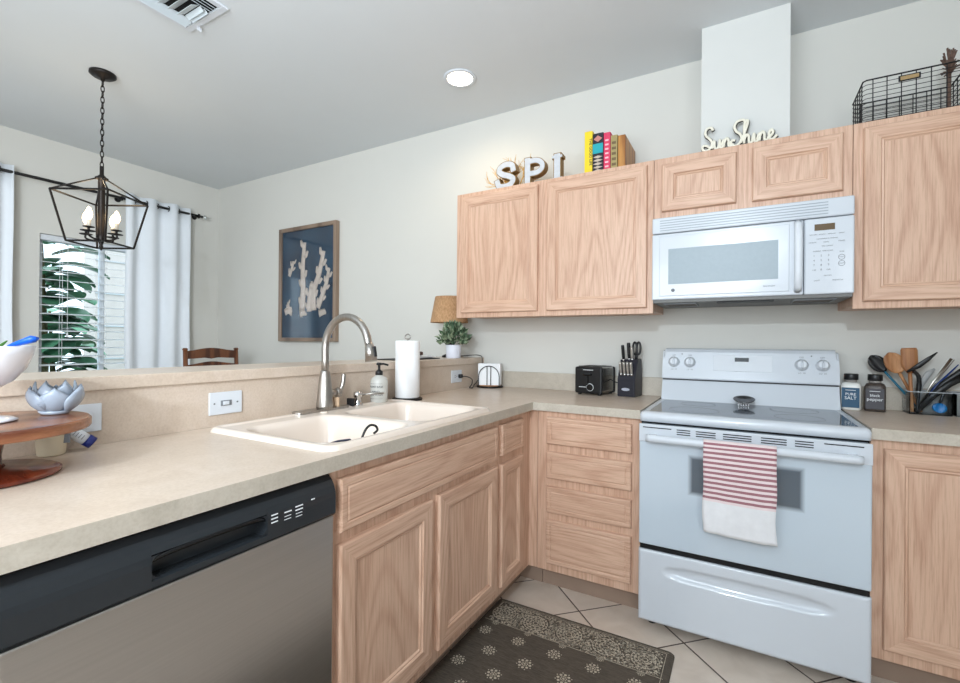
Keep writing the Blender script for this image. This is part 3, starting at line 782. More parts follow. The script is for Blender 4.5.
bm = NB(); lathe(bm, [(.008, 0), (.008, .001), (.006, .0015)], (1.240, -.4026, 1.452), 20, M=Matrix.Rotation(R(90), 4, 'X')); text(bm, 'Spacemaker', .009, face_y(1.62, -.4035, 1.449), bold=0); obj('badge', bm, INK, dd)
bm = NB(); box(bm, 1.7415, MX1, -.400, -.364, 1.409, 1.719, bev=.006); kp = obj('control_panel', bm, WHITE, mw)
bm = NB(); box(bm, 1.776, 1.843, -.4012, -.399, 1.668, 1.694); obj('display', bm, plain('amber_display', (96, 76, 48), .2, vary=0), kp)
bm = NB(); Y = -.4005
for x, s in ((1.772, 'POPCORN'), (1.802, 'POTATO'), (1.833, 'BEVERAGE'), (1.865, 'REHEAT')): text(bm, s, .0052, face_y(x, Y, 1.650))
text(bm, 'CONVENIENCE COOKING', .0058, face_y(1.818, Y, 1.632))
for x, s in ((1.770, 'DEFROST'), (1.815, 'COOK'), (1.865, 'POWER')): text(bm, s, .0062, face_y(x, Y, 1.618))
text(bm, 'TIME COOKING', .0052, face_y(1.818, Y, 1.602))
text(bm, 'EXPRESS', .0065, face_y(1.785, Y, 1.582)); text(bm, 'TIME COOK', .0065, face_y(1.82, Y, 1.582))
n = 1
for r in range(3):
    for c in range(3): text(bm, str(n), .011, face_y(1.775+.024*c, Y, 1.562-.019*r)); n += 1
text(bm, '0', .011, face_y(1.799, Y, 1.505)); text(bm, '+30', .008, face_y(1.775, Y, 1.505)); text(bm, 'ON', .008, face_y(1.823, Y, 1.505))
for z in (1.555, 1.530): lathe(bm, [(.011, 0), (.011, .0006), (.0095, .0006), (.0095, 0)], (1.865, Y, z), 20, M=Matrix.Rotation(R(90), 4, 'X'), caps=False)
text(bm, 'START', .0055, face_y(1.865, Y, 1.5535)); text(bm, 'CLEAR', .0055, face_y(1.865, Y, 1.5285)); text(bm, 'TIMER', .006, face_y(1.865, Y, 1.575))
text(bm, 'VENT FAN', .0055, face_y(1.82, Y, 1.482)); text(bm, 'LIGHT', .007, face_y(1.785, Y, 1.462)); text(bm, 'HIGH/LOW', .007, face_y(1.853, Y, 1.462))
obj('key_labels', bm, INK, kp)
bm = NB(); box(bm, MX0+.004, MX1-.004, -.39, -.01, 1.395, 1.4115, bev=.002); un = obj('underside', bm, plain('microwave_underside', (112, 112, 110), .5, vary=.02), mw)
for x0, x1 in ((1.20, 1.33), (1.715, 1.85)):
    bm = NB(); box(bm, x0, x1, -.36, -.20, 1.3915, 1.3955); fl_ = obj('grease_filter', bm, plain('filter_brown', (88, 76, 68), .6, vary=.1, vs=200), un)
    bm = NB()
    for q in ((x0-.006, x0, -.366, -.194), (x1, x1+.006, -.366, -.194)): box(bm, q[0], q[1], q[2], q[3], 1.389, 1.3955)
    for q in ((x0, x1, -.366, -.360), (x0, x1, -.2, -.194)): box(bm, q[0], q[1], q[2], q[3], 1.389, 1.3955)
    obj('filter_frame', bm, GREYP, fl_)
bm = NB(); box(bm, 1.42, 1.64, -.375, -.30, 1.390, 1.3955, bev=.002); obj('lamp_lens', bm, DGREY, un)

# ------------------------------------------------------------------ napkin holder, toaster, knife block
NPc = (.112, -.105)
t = thing('napkin_holder', 'round based wire napkin holder full of white napkins in the corner', 'napkin holder', (*NPc, T1), rotz=R(20), local=True)
bm = NB(); lathe(bm, [(.082, 0), (.086, .003), (.086, .008), (.080, .011)], (0, 0, .0005), 36); obj('base', bm, DARKM, t)
bm = NB(); lathe(bm, [(.074, 0), (.074, .004)], (0, 0, .012), 30); obj('wooden_inlay', bm, SPOONW, t)
for y in (-.045, .045):
    bm = NB(); pts = [(-.066, y, .010), (-.066, y, .060)]+[(.066*math.cos(a), y, .070+.068*math.sin(a)) for a in [PI-PI*k/14 for k in range(15)]]+[(.066, y, .060), (.066, y, .010)]
    tube(bm, pts, .0028, 8)
    for x in (-.012, .012): tube(bm, [(x, y, .010), (x, y, .136)], .0025, 8)
    tube(bm, [(-.07, y, .012), (.07, y, .012)], .0028, 8)
    obj('wire_frame', bm, DARKM, t)
t2 = thing('napkin_stack', 'stack of square white paper napkins held in the wire holder', 'napkins', (*NPc, T1+.0165), rotz=R(20), local=True)
bm = NB()
for k in range(14): box(bm, -.071+.001*random.random(), .071+.001*random.random(), -.040+.0057*k, -.0355+.0057*k, 0, .134+.003*random.random(), bev=.0008, seg=1)
obj('napkins', bm, PAPER, t2)

t = thing('toaster', 'black two slice toaster with steel sides on the back counter', 'toaster', (.795, -.105, T1), rotz=R(-10), local=True)
bm = NB(); box(bm, -.078, .078, -.080, .080, .012, .158, bev=.014, seg=3); obj('housing', bm, brushed('toaster_steel', 'y', (150, 150, 148), (180, 180, 178), .25), t)
bm = NB(); box(bm, -.082, .082, -.090, -.070, .008, .156, bev=.010, seg=3); fr_ = obj('front_panel', bm, BLACK, t)
bm = NB(); box(bm, -.082, .082, .072, .090, .008, .156, bev=.010, seg=3); obj('rear_panel', bm, BLACK, t)
bm = NB(); box(bm, -.07, .07, -.07, .07, .154, .1605, bev=.003); tp = obj('top_plate', bm, BLACK, t)
for x in (-.028, .028): bm = NB(); box(bm, x-.012, x+.012, -.060, .060, .1600, .1612); obj('bread_slot', bm, GROOVE, tp)
bm = NB(); box(bm, -.024, .024, -.110, -.089, .108, .120, bev=.004); box(bm, -.003, .003, -.091, -.0895, .05, .12); obj('lever', bm, BLACKG, t)
bm = NB(); lathe(bm, [(.017, 0), (.017, .008), (.014, .012)], (.012, -.0895, .044), 24, M=Matrix.Rotation(R(90), 4, 'X')); kb_ = obj('browning_dial', bm, BLACKG, t)
bm = NB(); lathe(bm, [(.021, 0), (.021, .0015), (.0185, .0015), (.0185, 0)], (.012, -.0895, .044), 28, M=Matrix.Rotation(R(90), 4, 'X'), caps=False); box(bm, -.055, -.012, -.0907, -.0895, .0425, .0455); box(bm, -.030, .030, -.0907, -.0895, .138, .141)
obj('dial_marks', bm, INKW, fr_)
for x in (-.06, .06):
    for y in (-.07, .07): bm = NB(); lathe(bm, [(.010, 0), (.010, .009)], (x, y, .0005), 12); obj('foot', bm, BLACK, t)
bm = NB(); tube(bm, catmull([(.079, .03, .085), (.11, .045, .068), (.15, .068, .066), (.17, .085, .06)], 5), .003, 8); obj('cord', bm, BLACK, t)

t = thing('knife_block', 'dark navy knife block filled with steel handled knives by the range', 'knife block', (.985, -.105, T1), rotz=R(-8), local=True)
# block leaning: profile in yz
NAVY = plain('navy_block', (28, 28, 40), .4, vary=.03)
bm = NB(); prism(bm, [(-.055, .0005), (.065, .0005), (.065, .150), (.050, .205), (-.010, .200), (-.055, .095)], 'x', -.048, .048)
bmesh.ops.bevel(bm, geom=list(bm.edges), offset=.003, segments=2, affect='EDGES'); bl = obj('block', bm, NAVY, t)
bm = NB(); lathe(bm, [(.022, 0), (.022, .001)], (-.002, -.0552, .040), 24, M=Matrix.Rotation(R(90), 4, 'X') @ Matrix.Diagonal((1, .38, 1, 1))); obj('badge', bm, plain('silver_badge', (176, 178, 190), .3, vary=0), bl)
SILV = plain('knife_handle_steel', (190, 186, 180), .3, metal=.8, vary=0)
KB = t
def knife(x, y, z, L, r, m, label, lean=.42, group='knives in the block'):
    Mx = Matrix.Translation((.985, -.105, T1)) @ Matrix.Rotation(R(-8), 4, 'Z')
    p0 = Mx @ Vector((x, y, z)); d = (Mx.to_3x3() @ Vector((0, -math.sin(lean), math.cos(lean)))).normalized()
    q = thing('kitchen_knife', label, 'knife', p0, group=group)
    bm = NB(); n = 7
    P = [p0+d*(L*k/n) for k in range(n+1)]
    tube(bm, P, r, 10, radii=[r*(.8+.25*math.sin(PI*k/n)+(.12 if k > n-2 else 0)) for k in range(n+1)]); obj('handle', bm, m, q)
    bm = NB(); tube(bm, [p0-d*.004, p0+d*.008], r*1.05, 10); obj('bolster', bm, CHROME, q)
    return q
xs4 = (-.030, -.0105, .009, .028)
for i, x in enumerate(xs4):
    knife(x, -.046, .118, .072, .0075, SILV, ('leftmost', 'second from left', 'third from left', 'rightmost')[i]+' of the four short steel handled knives in the block front row', .25)
knife(-.030, -.010, .196, .085, .0085, BLACK, 'left tall black handled knife in the block back row', .22)
knife(-.004, .005, .201, .092, .0095, BLACK, 'middle tall black handled knife in the block back row', .16)
knife(.016, -.004, .200, .070, .009, SILV, 'tall steel handled knife just right of the middle black one', .2)
# scissors handle
p = Matrix.Translation((.985, -.105, T1)) @ Matrix.Rotation(R(-8), 4, 'Z')
bm = NB()
for dx in (-.009, .012):
    c0 = [(.034+dx+.010*math.cos(a), .008, .262+.034*math.sin(a)) for a in [2*PI*k/16 for k in range(16)]]
    tube(bm, [p @ Vector(q) for q in c0], .0055, 8, closed=True)
tube(bm, [p @ Vector((.034, .008, .20)), p @ Vector((.034, .008, .235))], .008, 8)
tag(obj('kitchen_shears', bm, BLACK), 'black looped kitchen shears standing in the right rear of the knife block', 'scissors')

# ------------------------------------------------------------------ salt and pepper
def shaker(x, y, rotz, label, bodym, labm, l1, l2, nm):
    t = thing(nm, label, 'spice jar', (x, y, T1), rotz=rotz, local=True)
    bm = NB(); square_lathe(bm, [(.032, .0005), (.036, .004), (.036, .108), (.030, .120), (.022, .123)], (0, 0, 0), 6); obj('jar', bm, bodym, t)
    bm = NB(); lathe(bm, [(.021, .1235), (.021, .134)], (0, 0, 0), 28); obj('collar', bm, plain('clear_collar', (150, 145, 140), .2, vary=0), t)
    bm = NB(); lathe(bm, [(.025, .134), (.026, .136), (.026, .158), (.024, .161)], (0, 0, 0), 28); obj('lid', bm, BLACK, t)
    bm = NB(); box(bm, -.031, .031, -.0369, -.0355, .012, .100); lb_ = obj('label', bm, labm, t)
    bm = NB(); text(bm, l1, .016, face_y(0, -.0372, .066)); text(bm, l2, .019, face_y(0, -.0372, .048)); box(bm, -.018, .018, -.0374, -.0368, .088, .090); obj('lettering', bm, INKW, lb_)
    return t
s_ = shaker(1.948, -.085, R(-12), 'square jar of white salt with blue label and black lid beside the range', plain('salt_white', (232, 232, 228), .3, vary=.02), plain('label_teal', (24, 74, 104), .4, vary=0), 'PURE', 'SALT', 'salt_jar')
s_ = shaker(2.030, -.092, R(-12), 'square jar of black pepper with grey label right of the salt', plain('pepper_brown', (84, 74, 68), .4, vary=.3, vs=200), plain('label_charcoal', (62, 60, 66), .4, vary=0), 'black', 'pepper', 'pepper_jar')

# ------------------------------------------------------------------ utensil bins
def bin_(x0, x1, y0, y1, h, label):
    t = thing('utensil_bin', label, 'bin', ((x0+x1)/2, (y0+y1)/2, T1))
    bm = NB(); th = .003
    box(bm, x0, x1, y0, y1, T1+.0005, T1+.004)
    for q in ((x0, x0+th, y0, y1), (x1-th, x1, y0, y1), (x0+th, x1-th, y0, y0+th), (x0+th, x1-th, y1-th, y1)): box(bm, *q, T1+.004, T1+h)
    obj('walls', bm, ACRYL, t)
    bm = NB(); tube(bm, [(x0, y0, T1+h), (x1, y0, T1+h), (x1, y1, T1+h), (x0, y1, T1+h)], .0022, 6, closed=True); obj('rim', bm, plain('acrylic_rim', (196, 204, 210), .15, vary=0), t)
    return t
bin_(2.135, 2.268, -.125, -.028, .095, 'clear acrylic bin on the right counter crowded with wooden spoons and tongs')
bin_(2.278, 2.42, -.125, -.028, .095, 'second clear acrylic bin at the right edge of the photo')
TEAL = plain('teal_nylon', (30, 104, 130), .35, vary=0)
def stick(name, label, cat, pts, radii, m, flat=None):
    bm = NB(); tube(bm, pts, .004, 10, radii=radii, flat=flat); return tag(obj(name, bm, m), label, cat, 'utensils in the clear bins')
def uten(name, label, cat, p0, p1, hr, m, head=None, hm=None):
    p0 = Vector(p0); p1 = Vector(p1)
    t = thing(name, label, cat, p0, group='utensils in the clear bins')
    d = (p1-p0).normalized(); bm = NB()
    tube(bm, [p0+(p1-p0)*k/5 for k in range(6)], hr, 8); obj('handle', bm, m, t)
    if head:
        w_, L_, th_, shape = head; bm = NB(); n = 12; rows = []
        side = d.cross(Vector((0, -1, 0))).normalized(); nn = side.cross(d).normalized()
        pr = []
        for k in range(n+1):
            s = k/n
            if shape == 'oval': wd = w_*math.sqrt(max(0.02, 1-(2*s-1)**2))
            elif shape == 'flat': wd = w_*min(1, .35+s*2.2) if s < .97 else w_*.85
            else: wd = w_*max(.08, 1-s**1.5)
            pr.append((s, wd))
        for sgn in (1, -1):
            rows.append([[bm.verts.new(p1+d*(L_*s)+side*(wd*e)+nn*(sgn*th_+(.010*(e*e)*(1 if shape == 'oval' else 0)))) for e in (-1, -.5, 0, .5, 1)] for s, wd in pr])
        for g in rows:
            for a, b in zip(g, g[1:]):
                for i in range(4): f = bm.faces.new((a[i], a[i+1], b[i+1], b[i])); f.smooth = True
        A, B = rows
        for a in range(n):
            for i in (0, 4): bm.faces.new((A[a][i], A[a+1][i], B[a+1][i], B[a][i]))
        for a in (0, n):
            for i in range(4): bm.faces.new((A[a][i], A[a][i+1], B[a][i+1], B[a][i]))
        obj('head', bm, hm or m, t)
    return t
zb = T1+.008
uten('ladle', 'black nylon spoon with teal edge leaning far left in the bin', 'spoon', (2.190, -.060, zb), (2.068, -.060, 1.088), .005, TEAL, (.030, .085, .003, 'oval'), BLACK)
uten('wooden_spoon', 'oval wooden spoon leaning left in the clear bin', 'spoon', (2.185, -.075, zb), (2.112, -.085, 1.085), .006, SPOONW, (.034, .095, .003, 'oval'))
uten('wooden_spatula', 'upright wooden spatula with a square end in the clear bin', 'spatula', (2.150, -.100, zb), (2.143, -.100, 1.085), .007, SPOONW, (.027, .108, .0035, 'flat'))
uten('paring_knife', 'slim black blade pointing up to the right above the bin', 'knife', (2.165, -.105, zb), (2.170, -.108, 1.05), .006, BLACK)
uten('spatula_turner', 'small black pointed spreader sticking out to the upper right', 'spatula', (2.165, -.112, 1.072), (2.150, -.112, 1.090), .003, BLACK, (.010, .0, .002, 'tip')) if False else None
stick('black_spreader', 'pointed black spreader crossing in front of the wooden spatula', 'spreader', [(2.128, -.118, 1.090), (2.165, -.120, 1.118), (2.195, -.122, 1.148), (2.222, -.124, 1.176)], [.004, .010, .008, .002], BLACK, flat=((0, 1, 0), .35))
stick('curved_peeler', 'curved black peeler handle with white tip in the bin', 'peeler', catmull([(2.170, -.095, 1.005), (2.172, -.100, 1.04), (2.168, -.105, 1.075), (2.152, -.112, 1.095)], 4), [.009]*5+[.008]*4+[.007]*4, BLACK)
stick('steel_tongs', 'long steel tongs leaning up to the right', 'tongs', [(2.165, -.085, zb), (2.215, -.085, 1.04), (2.275, -.085, 1.150)], [.004, .005, .005], STEEL_R, flat=((0, 1, 0), .5))
stick('silver_skewer', 'thin silver skewer parallel to the steel tongs', 'skewer', [(2.175, -.070, zb), (2.225, -.070, 1.04), (2.288, -.070, 1.145)], [.003, .003, .0015], CHROME)
stick('blue_chopstick', 'slim dark blue rod right of the tongs', 'rod', [(2.185, -.055, zb), (2.235, -.055, 1.03), (2.305, -.055, 1.125)], [.005, .006, .002], plain('blue_plastic', (24, 60, 130), .3, vary=0))
stick('black_tong_arm', 'thick black tongs arm leaning low to the right edge', 'tongs', [(2.160, -.100, zb), (2.215, -.104, .995), (2.265, -.100, 1.045), (2.34, -.095, 1.095)], [.011, .013, .013, .011], BLACK, flat=((0, 1, 0), .6))
stick('black_ladle_handle', 'second black handle lying above the tongs arm', 'ladle', [(2.180, -.080, zb+.01), (2.250, -.080, 1.045), (2.33, -.080, 1.12), (2.36, -.08, 1.19)], [.008, .010, .014, .018], BLACK)
uten('measuring_scoop', 'bright blue scoop with a dark handle at the bottom of the bin', 'scoop', (2.250, -.105, 1.02), (2.235, -.108, .965), .005, BLACK, (.022, .040, .006, 'oval'), plain('bright_blue', (20, 120, 180), .3, vary=0))
stick('grey_whisk', 'pale grey flat utensil behind the tongs', 'utensil', [(2.180, -.045, zb), (2.190, -.045, 1.03), (2.215, -.045, 1.085), (2.235, -.045, 1.105)], [.004, .010, .012, .004], plain('pale_grey', (170, 172, 172), .4, vary=0), flat=((0, 1, 0), .3))

# ------------------------------------------------------------------ things on top of the cabinets
CT = 2.1005
GOLD = plain('aged_brass_letter', (150, 118, 70), .4, metal=.5, vary=.08); LFACE = plain('letter_face_white', (200, 204, 210), .5, vary=.06, vs=60)
def letter(ch, x, y, size, strokes, label):
    t = thing('marquee_letter', label, 'letter', (x, y, CT), group='marquee letters spelling SPI')
    b1 = NB(); b2 = NB()
    for si, (pts, wd) in enumerate(strokes):
        P = [(x+p[0]*size, p[1]*size+CT+.001+wd*size) for p in pts]
        for bm, w2, ya, yb in ((b1, wd*size, y+.0004*si, y+.045-.0004*si), (b2, wd*size*.78, y-.003-.0005*si, y+.01+.0004*si)):
            N = len(P); prev = None; L_, R_ = [], []
            for i in range(N):
                a = Vector(P[max(i-1, 0)]); b = Vector(P[min(i+1, N-1)]); d = (b-a).normalized(); n = Vector((-d.y, d.x))
                L_.append(Vector(P[i])+n*w2); R_.append(Vector(P[i])-n*w2)
            d0 = (Vector(P[1])-Vector(P[0])).normalized()*w2; d1 = (Vector(P[-1])-Vector(P[-2])).normalized()*w2
            if (Vector(P[0])-Vector(P[-1])).length > .002:
                L_[0] -= d0; R_[0] -= d0; L_[-1] += d1; R_[-1] += d1
            for i in range(N-1):
                q = [L_[i], L_[i+1], R_[i+1], R_[i]]
                A = [bm.verts.new((v.x, ya, v.y)) for v in q]; B = [bm.verts.new((v.x, yb, v.y)) for v in q]
                bm.faces.new(A); bm.faces.new(list(reversed(B)))
                for k in (0, 2): bm.faces.new((A[k], A[(k+1) % 4], B[(k+1) % 4], B[k]))
                if i == 0: bm.faces.new((A[3], A[0], B[0], B[3]))
                if i == N-2: bm.faces.new((A[1], A[2], B[2], B[1]))
    obj('shell', b1, GOLD, t); obj('face', b2, LFACE, t)
def cm2(pts, n=6): return [(v.x, v.y) for v in catmull([(p[0], p[1], 0) for p in pts], n)]
letter('S', .245, -.285, .15, [(cm2([(.72, .64), (.66, .80), (.42, .86), (.18, .78), (.12, .62), (.28, .48), (.55, .38), (.72, .24), (.62, .06), (.38, .0), (.12, .04), (.04, .20)]), .135)], 'white faced marquee letter S, leftmost on the cabinet top')
letter('P', .418, -.285, .15, [([(.18, 0), (.18, .82)], .14), (cm2([(.18, .80), (.55, .80), (.76, .66), (.76, .46), (.55, .34), (.18, .34)]), .12), ([(.04, .0), (.34, 0)], .06)], 'white faced marquee letter P in the middle of the three letters')
letter('I', .597, -.285, .15, [([(.18, 0), (.18, .74)], .15), ([(.03, .0), (.33, 0)], .07), ([(.03, .84), (.33, .84)], .06)], 'white faced marquee letter I, nearest to the yellow book')
# coral sprig behind the letters
bm = NB(); CORAL = plain('dried_sea_fan', (222, 176, 96), .8, vary=.1)
def branch(p, d, L, r, k):
    q = [p]; 
    for i in range(3):
        p = p+d*(L/3); d = (d+Vector((random.uniform(-.3, .3), random.uniform(-.1, .1), random.uniform(-.15, .3)))).normalized(); q.append(p.copy())
    if min(v.z for v in q) < CT+.003:
        for v in q: v.z = max(v.z, CT+.004)
    tube(bm, q, r, 5, radii=[r*1.3, r*1.1, r, r*.8])
    if k > 0:
        for s in range(3): branch(q[1+s % 3].copy(), (d+Vector((random.uniform(-.9, .9), random.uniform(-.2, .2), random.uniform(-.3, .7)))).normalized(), L*.7, r*.7, k-1)
for dx in (-1.6, -.9, -.5, 0, .35, .6, 1.1): branch(Vector((.30, -.17, CT+.004)), Vector((dx, 0, .8)).normalized(), .105, .0032, 3)
tag(obj('dried_sea_fan', bm, CORAL), 'golden branching dried coral lying behind the letters S and P', 'coral')
# books
def book(x0, x1, h, depth, cover, label, decor, y0=-.285):
    t = thing('book', label, 'book', ((x0+x1)/2, y0+depth/2, CT), group='books on top of the cabinet')
    bm = NB(); y1 = y0+depth
    box(bm, x0, x0+.003, y0, y1, CT, CT+h); box(bm, x1-.003, x1, y0, y1, CT, CT+h)
    prism(bm, [(x0, y0), (x1, y0), (x1-.001, y0-.004), ((x0+x1)/2, y0-.006), (x0+.001, y0-.004)], 'z', CT, CT+h)
    obj('cover', bm, cover, t)
    bm = NB(); box(bm, x0+.003, x1-.003, y0+.0002, y1-.004, CT+.003, CT+h-.004); obj('pages', bm, PAPER, t)
    if decor:
        bm = NB(); decor(bm, (x0+x1)/2, y0-.0068, CT, h, (x1-x0)/2); obj('spine_print', bm, decor.mats, t)
    return t
def dec1(bm, x, y, z, h, w_): text(bm, 'THE GOOD LIFE', .020, Matrix.Translation((x+.006, y, z+h*.52)) @ Matrix.Rotation(R(90), 4, 'X') @ Matrix.Rotation(R(-90), 4, 'Z'))
dec1.mats = [INKD]
def dec2(bm, x, y, z, h, w_):
    box(bm, x-w_*.96, x+w_*.96, y-.0006, y+.004, z+h*.50, z+h*.74, 1)
    for k in range(5):
        zz = z+h*(.07+.085*k); prism(bm, [(x-w_*.9, zz), (x, zz-h*.035), (x+w_*.9, zz), (x, zz+h*.035)], 'y', y-.0008, y+.003, 0)
    prism(bm, [(x-w_*.8, z+h*.86), (x, z+h*.78), (x+w_*.8, z+h*.86), (x, z+h*.94)], 'y', y-.0008, y+.003, 2)
dec2.mats = [plain('pattern_beige', (190, 176, 160), .6, vary=0), plain('pattern_teal', (30, 160, 170), .6, vary=0), plain('pattern_rose', (196, 130, 120), .6, vary=0)]
def dec3(bm, x, y, z, h, w_):
    for k in range(7): box(bm, x-w_*.5, x+w_*.5, y-.0006, y+.003, z+h*(.12+.11*k), z+h*(.16+.11*k))
dec3.mats = [plain('pale_pink_ink', (240, 190, 200), .6, vary=0)]
def dec4(bm, x, y, z, h, w_):
    for k in range(5): box(bm, x-w_*.6, x+w_*.6, y-.0006, y+.003, z+h*(.15+.15*k), z+h*(.22+.15*k))
dec4.mats = [plain('brown_ink', (110, 90, 60), .6, vary=0)]
book(.779, .822, .234, .18, plain('book_yellow', (236, 206, 40), .5, vary=.02), 'bright yellow book standing first in the row on the cabinet', dec1)
book(.8235, .880, .214, .18, plain('book_black_pattern', (34, 34, 44), .5, vary=.02), 'black book with teal band and diamond pattern on its spine', dec2)
book(.8815, .917, .208, .19, plain('book_pink', (216, 58, 96), .5, vary=.04), 'hot pink book between the patterned one and the olive one', dec3)
book(.9185, .953, .186, .18, plain('book_olive', (166, 150, 100), .6, vary=.06), 'olive tan cloth book, slimmer and shorter than the pink one', dec4)
bm = NB(); box(bm, .9545, .993, -.285, -.035, CT, CT+.182, bev=.004)
BRN = wood('tan_wood_grain_cover', 'z', (196, 140, 70), (156, 100, 44), rings=10, freq=4)
tag(obj('storage_box', bm, BRN), 'brown wood grained box at the right end of the book row', 'box')
# SunShine sign
G_ = {
 'S': [[(.44, .84), (.36, .98), (.20, .98), (.10, .84), (.14, .66), (.30, .50), (.40, .30), (.32, .10), (.14, .02), (-.02, .10), (0, .24), (.14, .24), (.30, .14), (.46, .10)]],
 'u': [[(-.04, .10), (.06, .40), (.07, .12), (.16, .03), (.25, .12), (.30, .40), (.31, .12), (.38, .03), (.46, .12)]],
 'n': [[(-.04, .12), (.06, .38), (.06, .04)], [(.06, .2), (.16, .40), (.25, .32), (.26, .08), (.34, .03), (.44, .14)]],
 'H': [[(.52, .98), (.42, 1.06), (.20, 1.02), (.08, .84), (.16, .62), (.32, .48), (.38, .28), (.28, .08), (.10, .02), (-.06, .12), (-.02, .26), (.12, .24)]],
 'h': [[(-.10, .10), (.05, .45), (.20, .92), (.12, 1.0), (.06, .8), (.05, .04)], [(.05, .2), (.15, .40), (.24, .32), (.25, .08), (.33, .03), (.42, .14)]],
 'i': [[(-.02, .12), (.06, .40), (.07, .12), (.14, .03), (.24, .12)]],
 'e': [[(-.04, .10), (.12, .18), (.20, .32), (.13, .42), (.04, .30), (.06, .10), (.17, .02), (.36, .16)]]}
bm = NB(); xx = 0; Sg = .105
for chh, adv in (('S', .44), ('u', .42), ('n', .42), ('H', .44), ('h', .40), ('i', .22), ('n', .40), ('e', .3)):
    for st in G_[chh]:
        P = catmull([(p[0]+xx, 0, p[1]) for p in st], 5)
        k = .300/3.16
        for r, mat, yy, off in ((.0058, 0, -.3075, 0), (.0075, 1, -.299, .001)):
            P2 = [Vector((1.356+v.x*k+off, yy, CT+.008+v.z*Sg*1.03)) for v in P]
            tube(bm, P2, r, 8, mat=mat, flat=((0, 1, 0), .7))
    xx += adv
box(bm, 1.350, 1.650, -.309, -.299, CT, CT+.007, mat=0)
tag(obj('sunshine_sign', bm, [plain('sign_cream', (236, 232, 216), .6, vary=.03), plain('sign_back_dark', (40, 44, 44), .6, vary=0)]), 'cream cursive SunShine word sign standing in front of the white chase', 'sign')
# wire basket
t = thing('wire_basket', 'black wire basket with a small label plate atop the right cabinet', 'basket', (2.11, -.18, CT))
BX0, BX1, BY0, BY1, BH = 1.950, 2.275, -.285, -.06, .190
bm = NB()
def cham(z, ins=0):
    c = .010; return [(BX0+c, BY0+ins, z), (BX1-c, BY0+ins, z), (BX1, BY0+c, z), (BX1, BY1-c, z), (BX1-c, BY1, z), (BX0+c, BY1, z), (BX0, BY1-c, z), (BX0, BY0+c, z)]
for k in range(11):
    z = CT+.002+(BH-.002)*k/10; tube(bm, cham(z), .0022 if k in (0, 10) else .0013, 6, closed=True)
    if k == 0: pass
def up(x, y): tube(bm, [(x, y, CT+.002), (x, y, CT+BH)], .0018, 6)
for k in range(7):
    x = BX0+.03+(BX1-BX0-.06)*k/6; up(x, BY0); up(x, BY1); tube(bm, [(x, BY0, CT+.002), (x, BY1, CT+.002)], .0014, 6)
for k in range(5):
    y = BY0+.03+(BY1-BY0-.06)*k/4; up(BX0, y); up(BX1, y); tube(bm, [(BX0, y, CT+.002), (BX1, y, CT+.002)], .0014, 6)
tube(bm, cham(CT+BH), .0032, 8, closed=True)
WIRE = plain('black_wire', (20, 20, 22), .45, vary=0)
obj('frame', bm, WIRE, t)
bm = NB(); box(bm, 2.058, 2.125, BY0-.006, BY0-.003, CT+BH-.036, CT+BH-.012, bev=.001, seg=1); lp = obj('label_plate', bm, BLACK, t)
bm = NB(); box(bm, 2.064, 2.119, BY0-.0075, BY0-.0055, CT+BH-.031, CT+BH-.017); obj('label_card', bm, plain('kraft_card', (176, 148, 104), .7, vary=.1, vs=80), lp)
bm = NB()
for k in range(110):
    a = random.uniform(0, 2*PI); e = random.uniform(.1, 1.4); L = random.uniform(.05, .12)
    c0 = Vector((2.240, -.17, CT+.19)); d = Vector((math.cos(a)*math.cos(e)*.30, math.sin(a)*math.cos(e)*.4, math.sin(e)))
    tube(bm, [c0+d*.01, c0+d*L*.5+Vector((0, 0, .01)), c0+d*L], .002, 5, radii=[.001, .0012, .0028])
tube(bm, [(2.240, -.17, CT+.006), (2.240, -.17, CT+.20)], .006, 8)
tag(obj('dried_flower_bunch', bm, plain('dried_flower_brown', (120, 96, 84), .9, vary=.2, vs=60)), 'brown dried flower bunch standing in the wire basket', 'dried flowers')

# ------------------------------------------------------------------ cake stand group
CK = (.178, -2.402)
t = thing('cake_stand', 'round acacia wood cake stand at the left end of the counter', 'cake stand', (*CK, T1))
bm = NB(); lathe(bm, [(.120, .0005), (.127, .003), (.127, .008), (.118, .013), (.055, .017), (.040, .022)], (*CK, T1), 56); obj('base', bm, ACACIAD, t)
bm = NB(); lathe(bm, [(.040, .020), (.034, .030), (.033, .045), (.037, .070), (.044, .091)], (*CK, T1), 40); obj('pedestal', bm, ACACIAD, t)
bm = NB(); lathe(bm, [(.161, .091), (.173, .093), (.176, .097), (.176, .111), (.172, .1155)], (*CK, T1), 72); obj('plate', bm, ACACIA, t)
z0 = T1+.1160
# footed white bowl
t = thing('footed_bowl', 'white footed bowl in the middle of the cake stand', 'bowl', (*CK, z0))
bm = NB(); lathe(bm, [(.002, .0005), (.055, .0005), (.058, .003), (.050, .007), (.014, .014), (.010, .03), (.012, .055), (.025, .066), (.050, .083), (.069, .108), (.080, .138), (.0835, .156), (.081, .156), (.077, .138), (.064, .112), (.046, .090), (.025, .074), (.002, .070)], (*CK, z0), 56, caps=False)
obj('bowl', bm, plain('white_ceramic', (232, 232, 238), .15, vary=.01, coat=.4), t)
bm = NB(); M = Matrix.Translation((.215, -2.345, z0+.163)) @ Matrix.Rotation(R(35), 4, 'Z') @ Matrix.Rotation(R(-16), 4, 'Y')
tube(bm, [M @ Vector(q) for q in ((-.034, 0, .0), (-.020, 0, .001), (0, 0, .002), (.018, 0, .003), (.027, 0, .002))], .01, 10, radii=[.004, .007, .009, .011, .004], flat=((0, 0, 1), .7))
tag(obj('blue_clip', bm, plain('royal_blue', (14, 84, 190), .3, vary=0)), 'bright blue plastic clip resting on the rim of the white bowl', 'clip')
bm = NB()
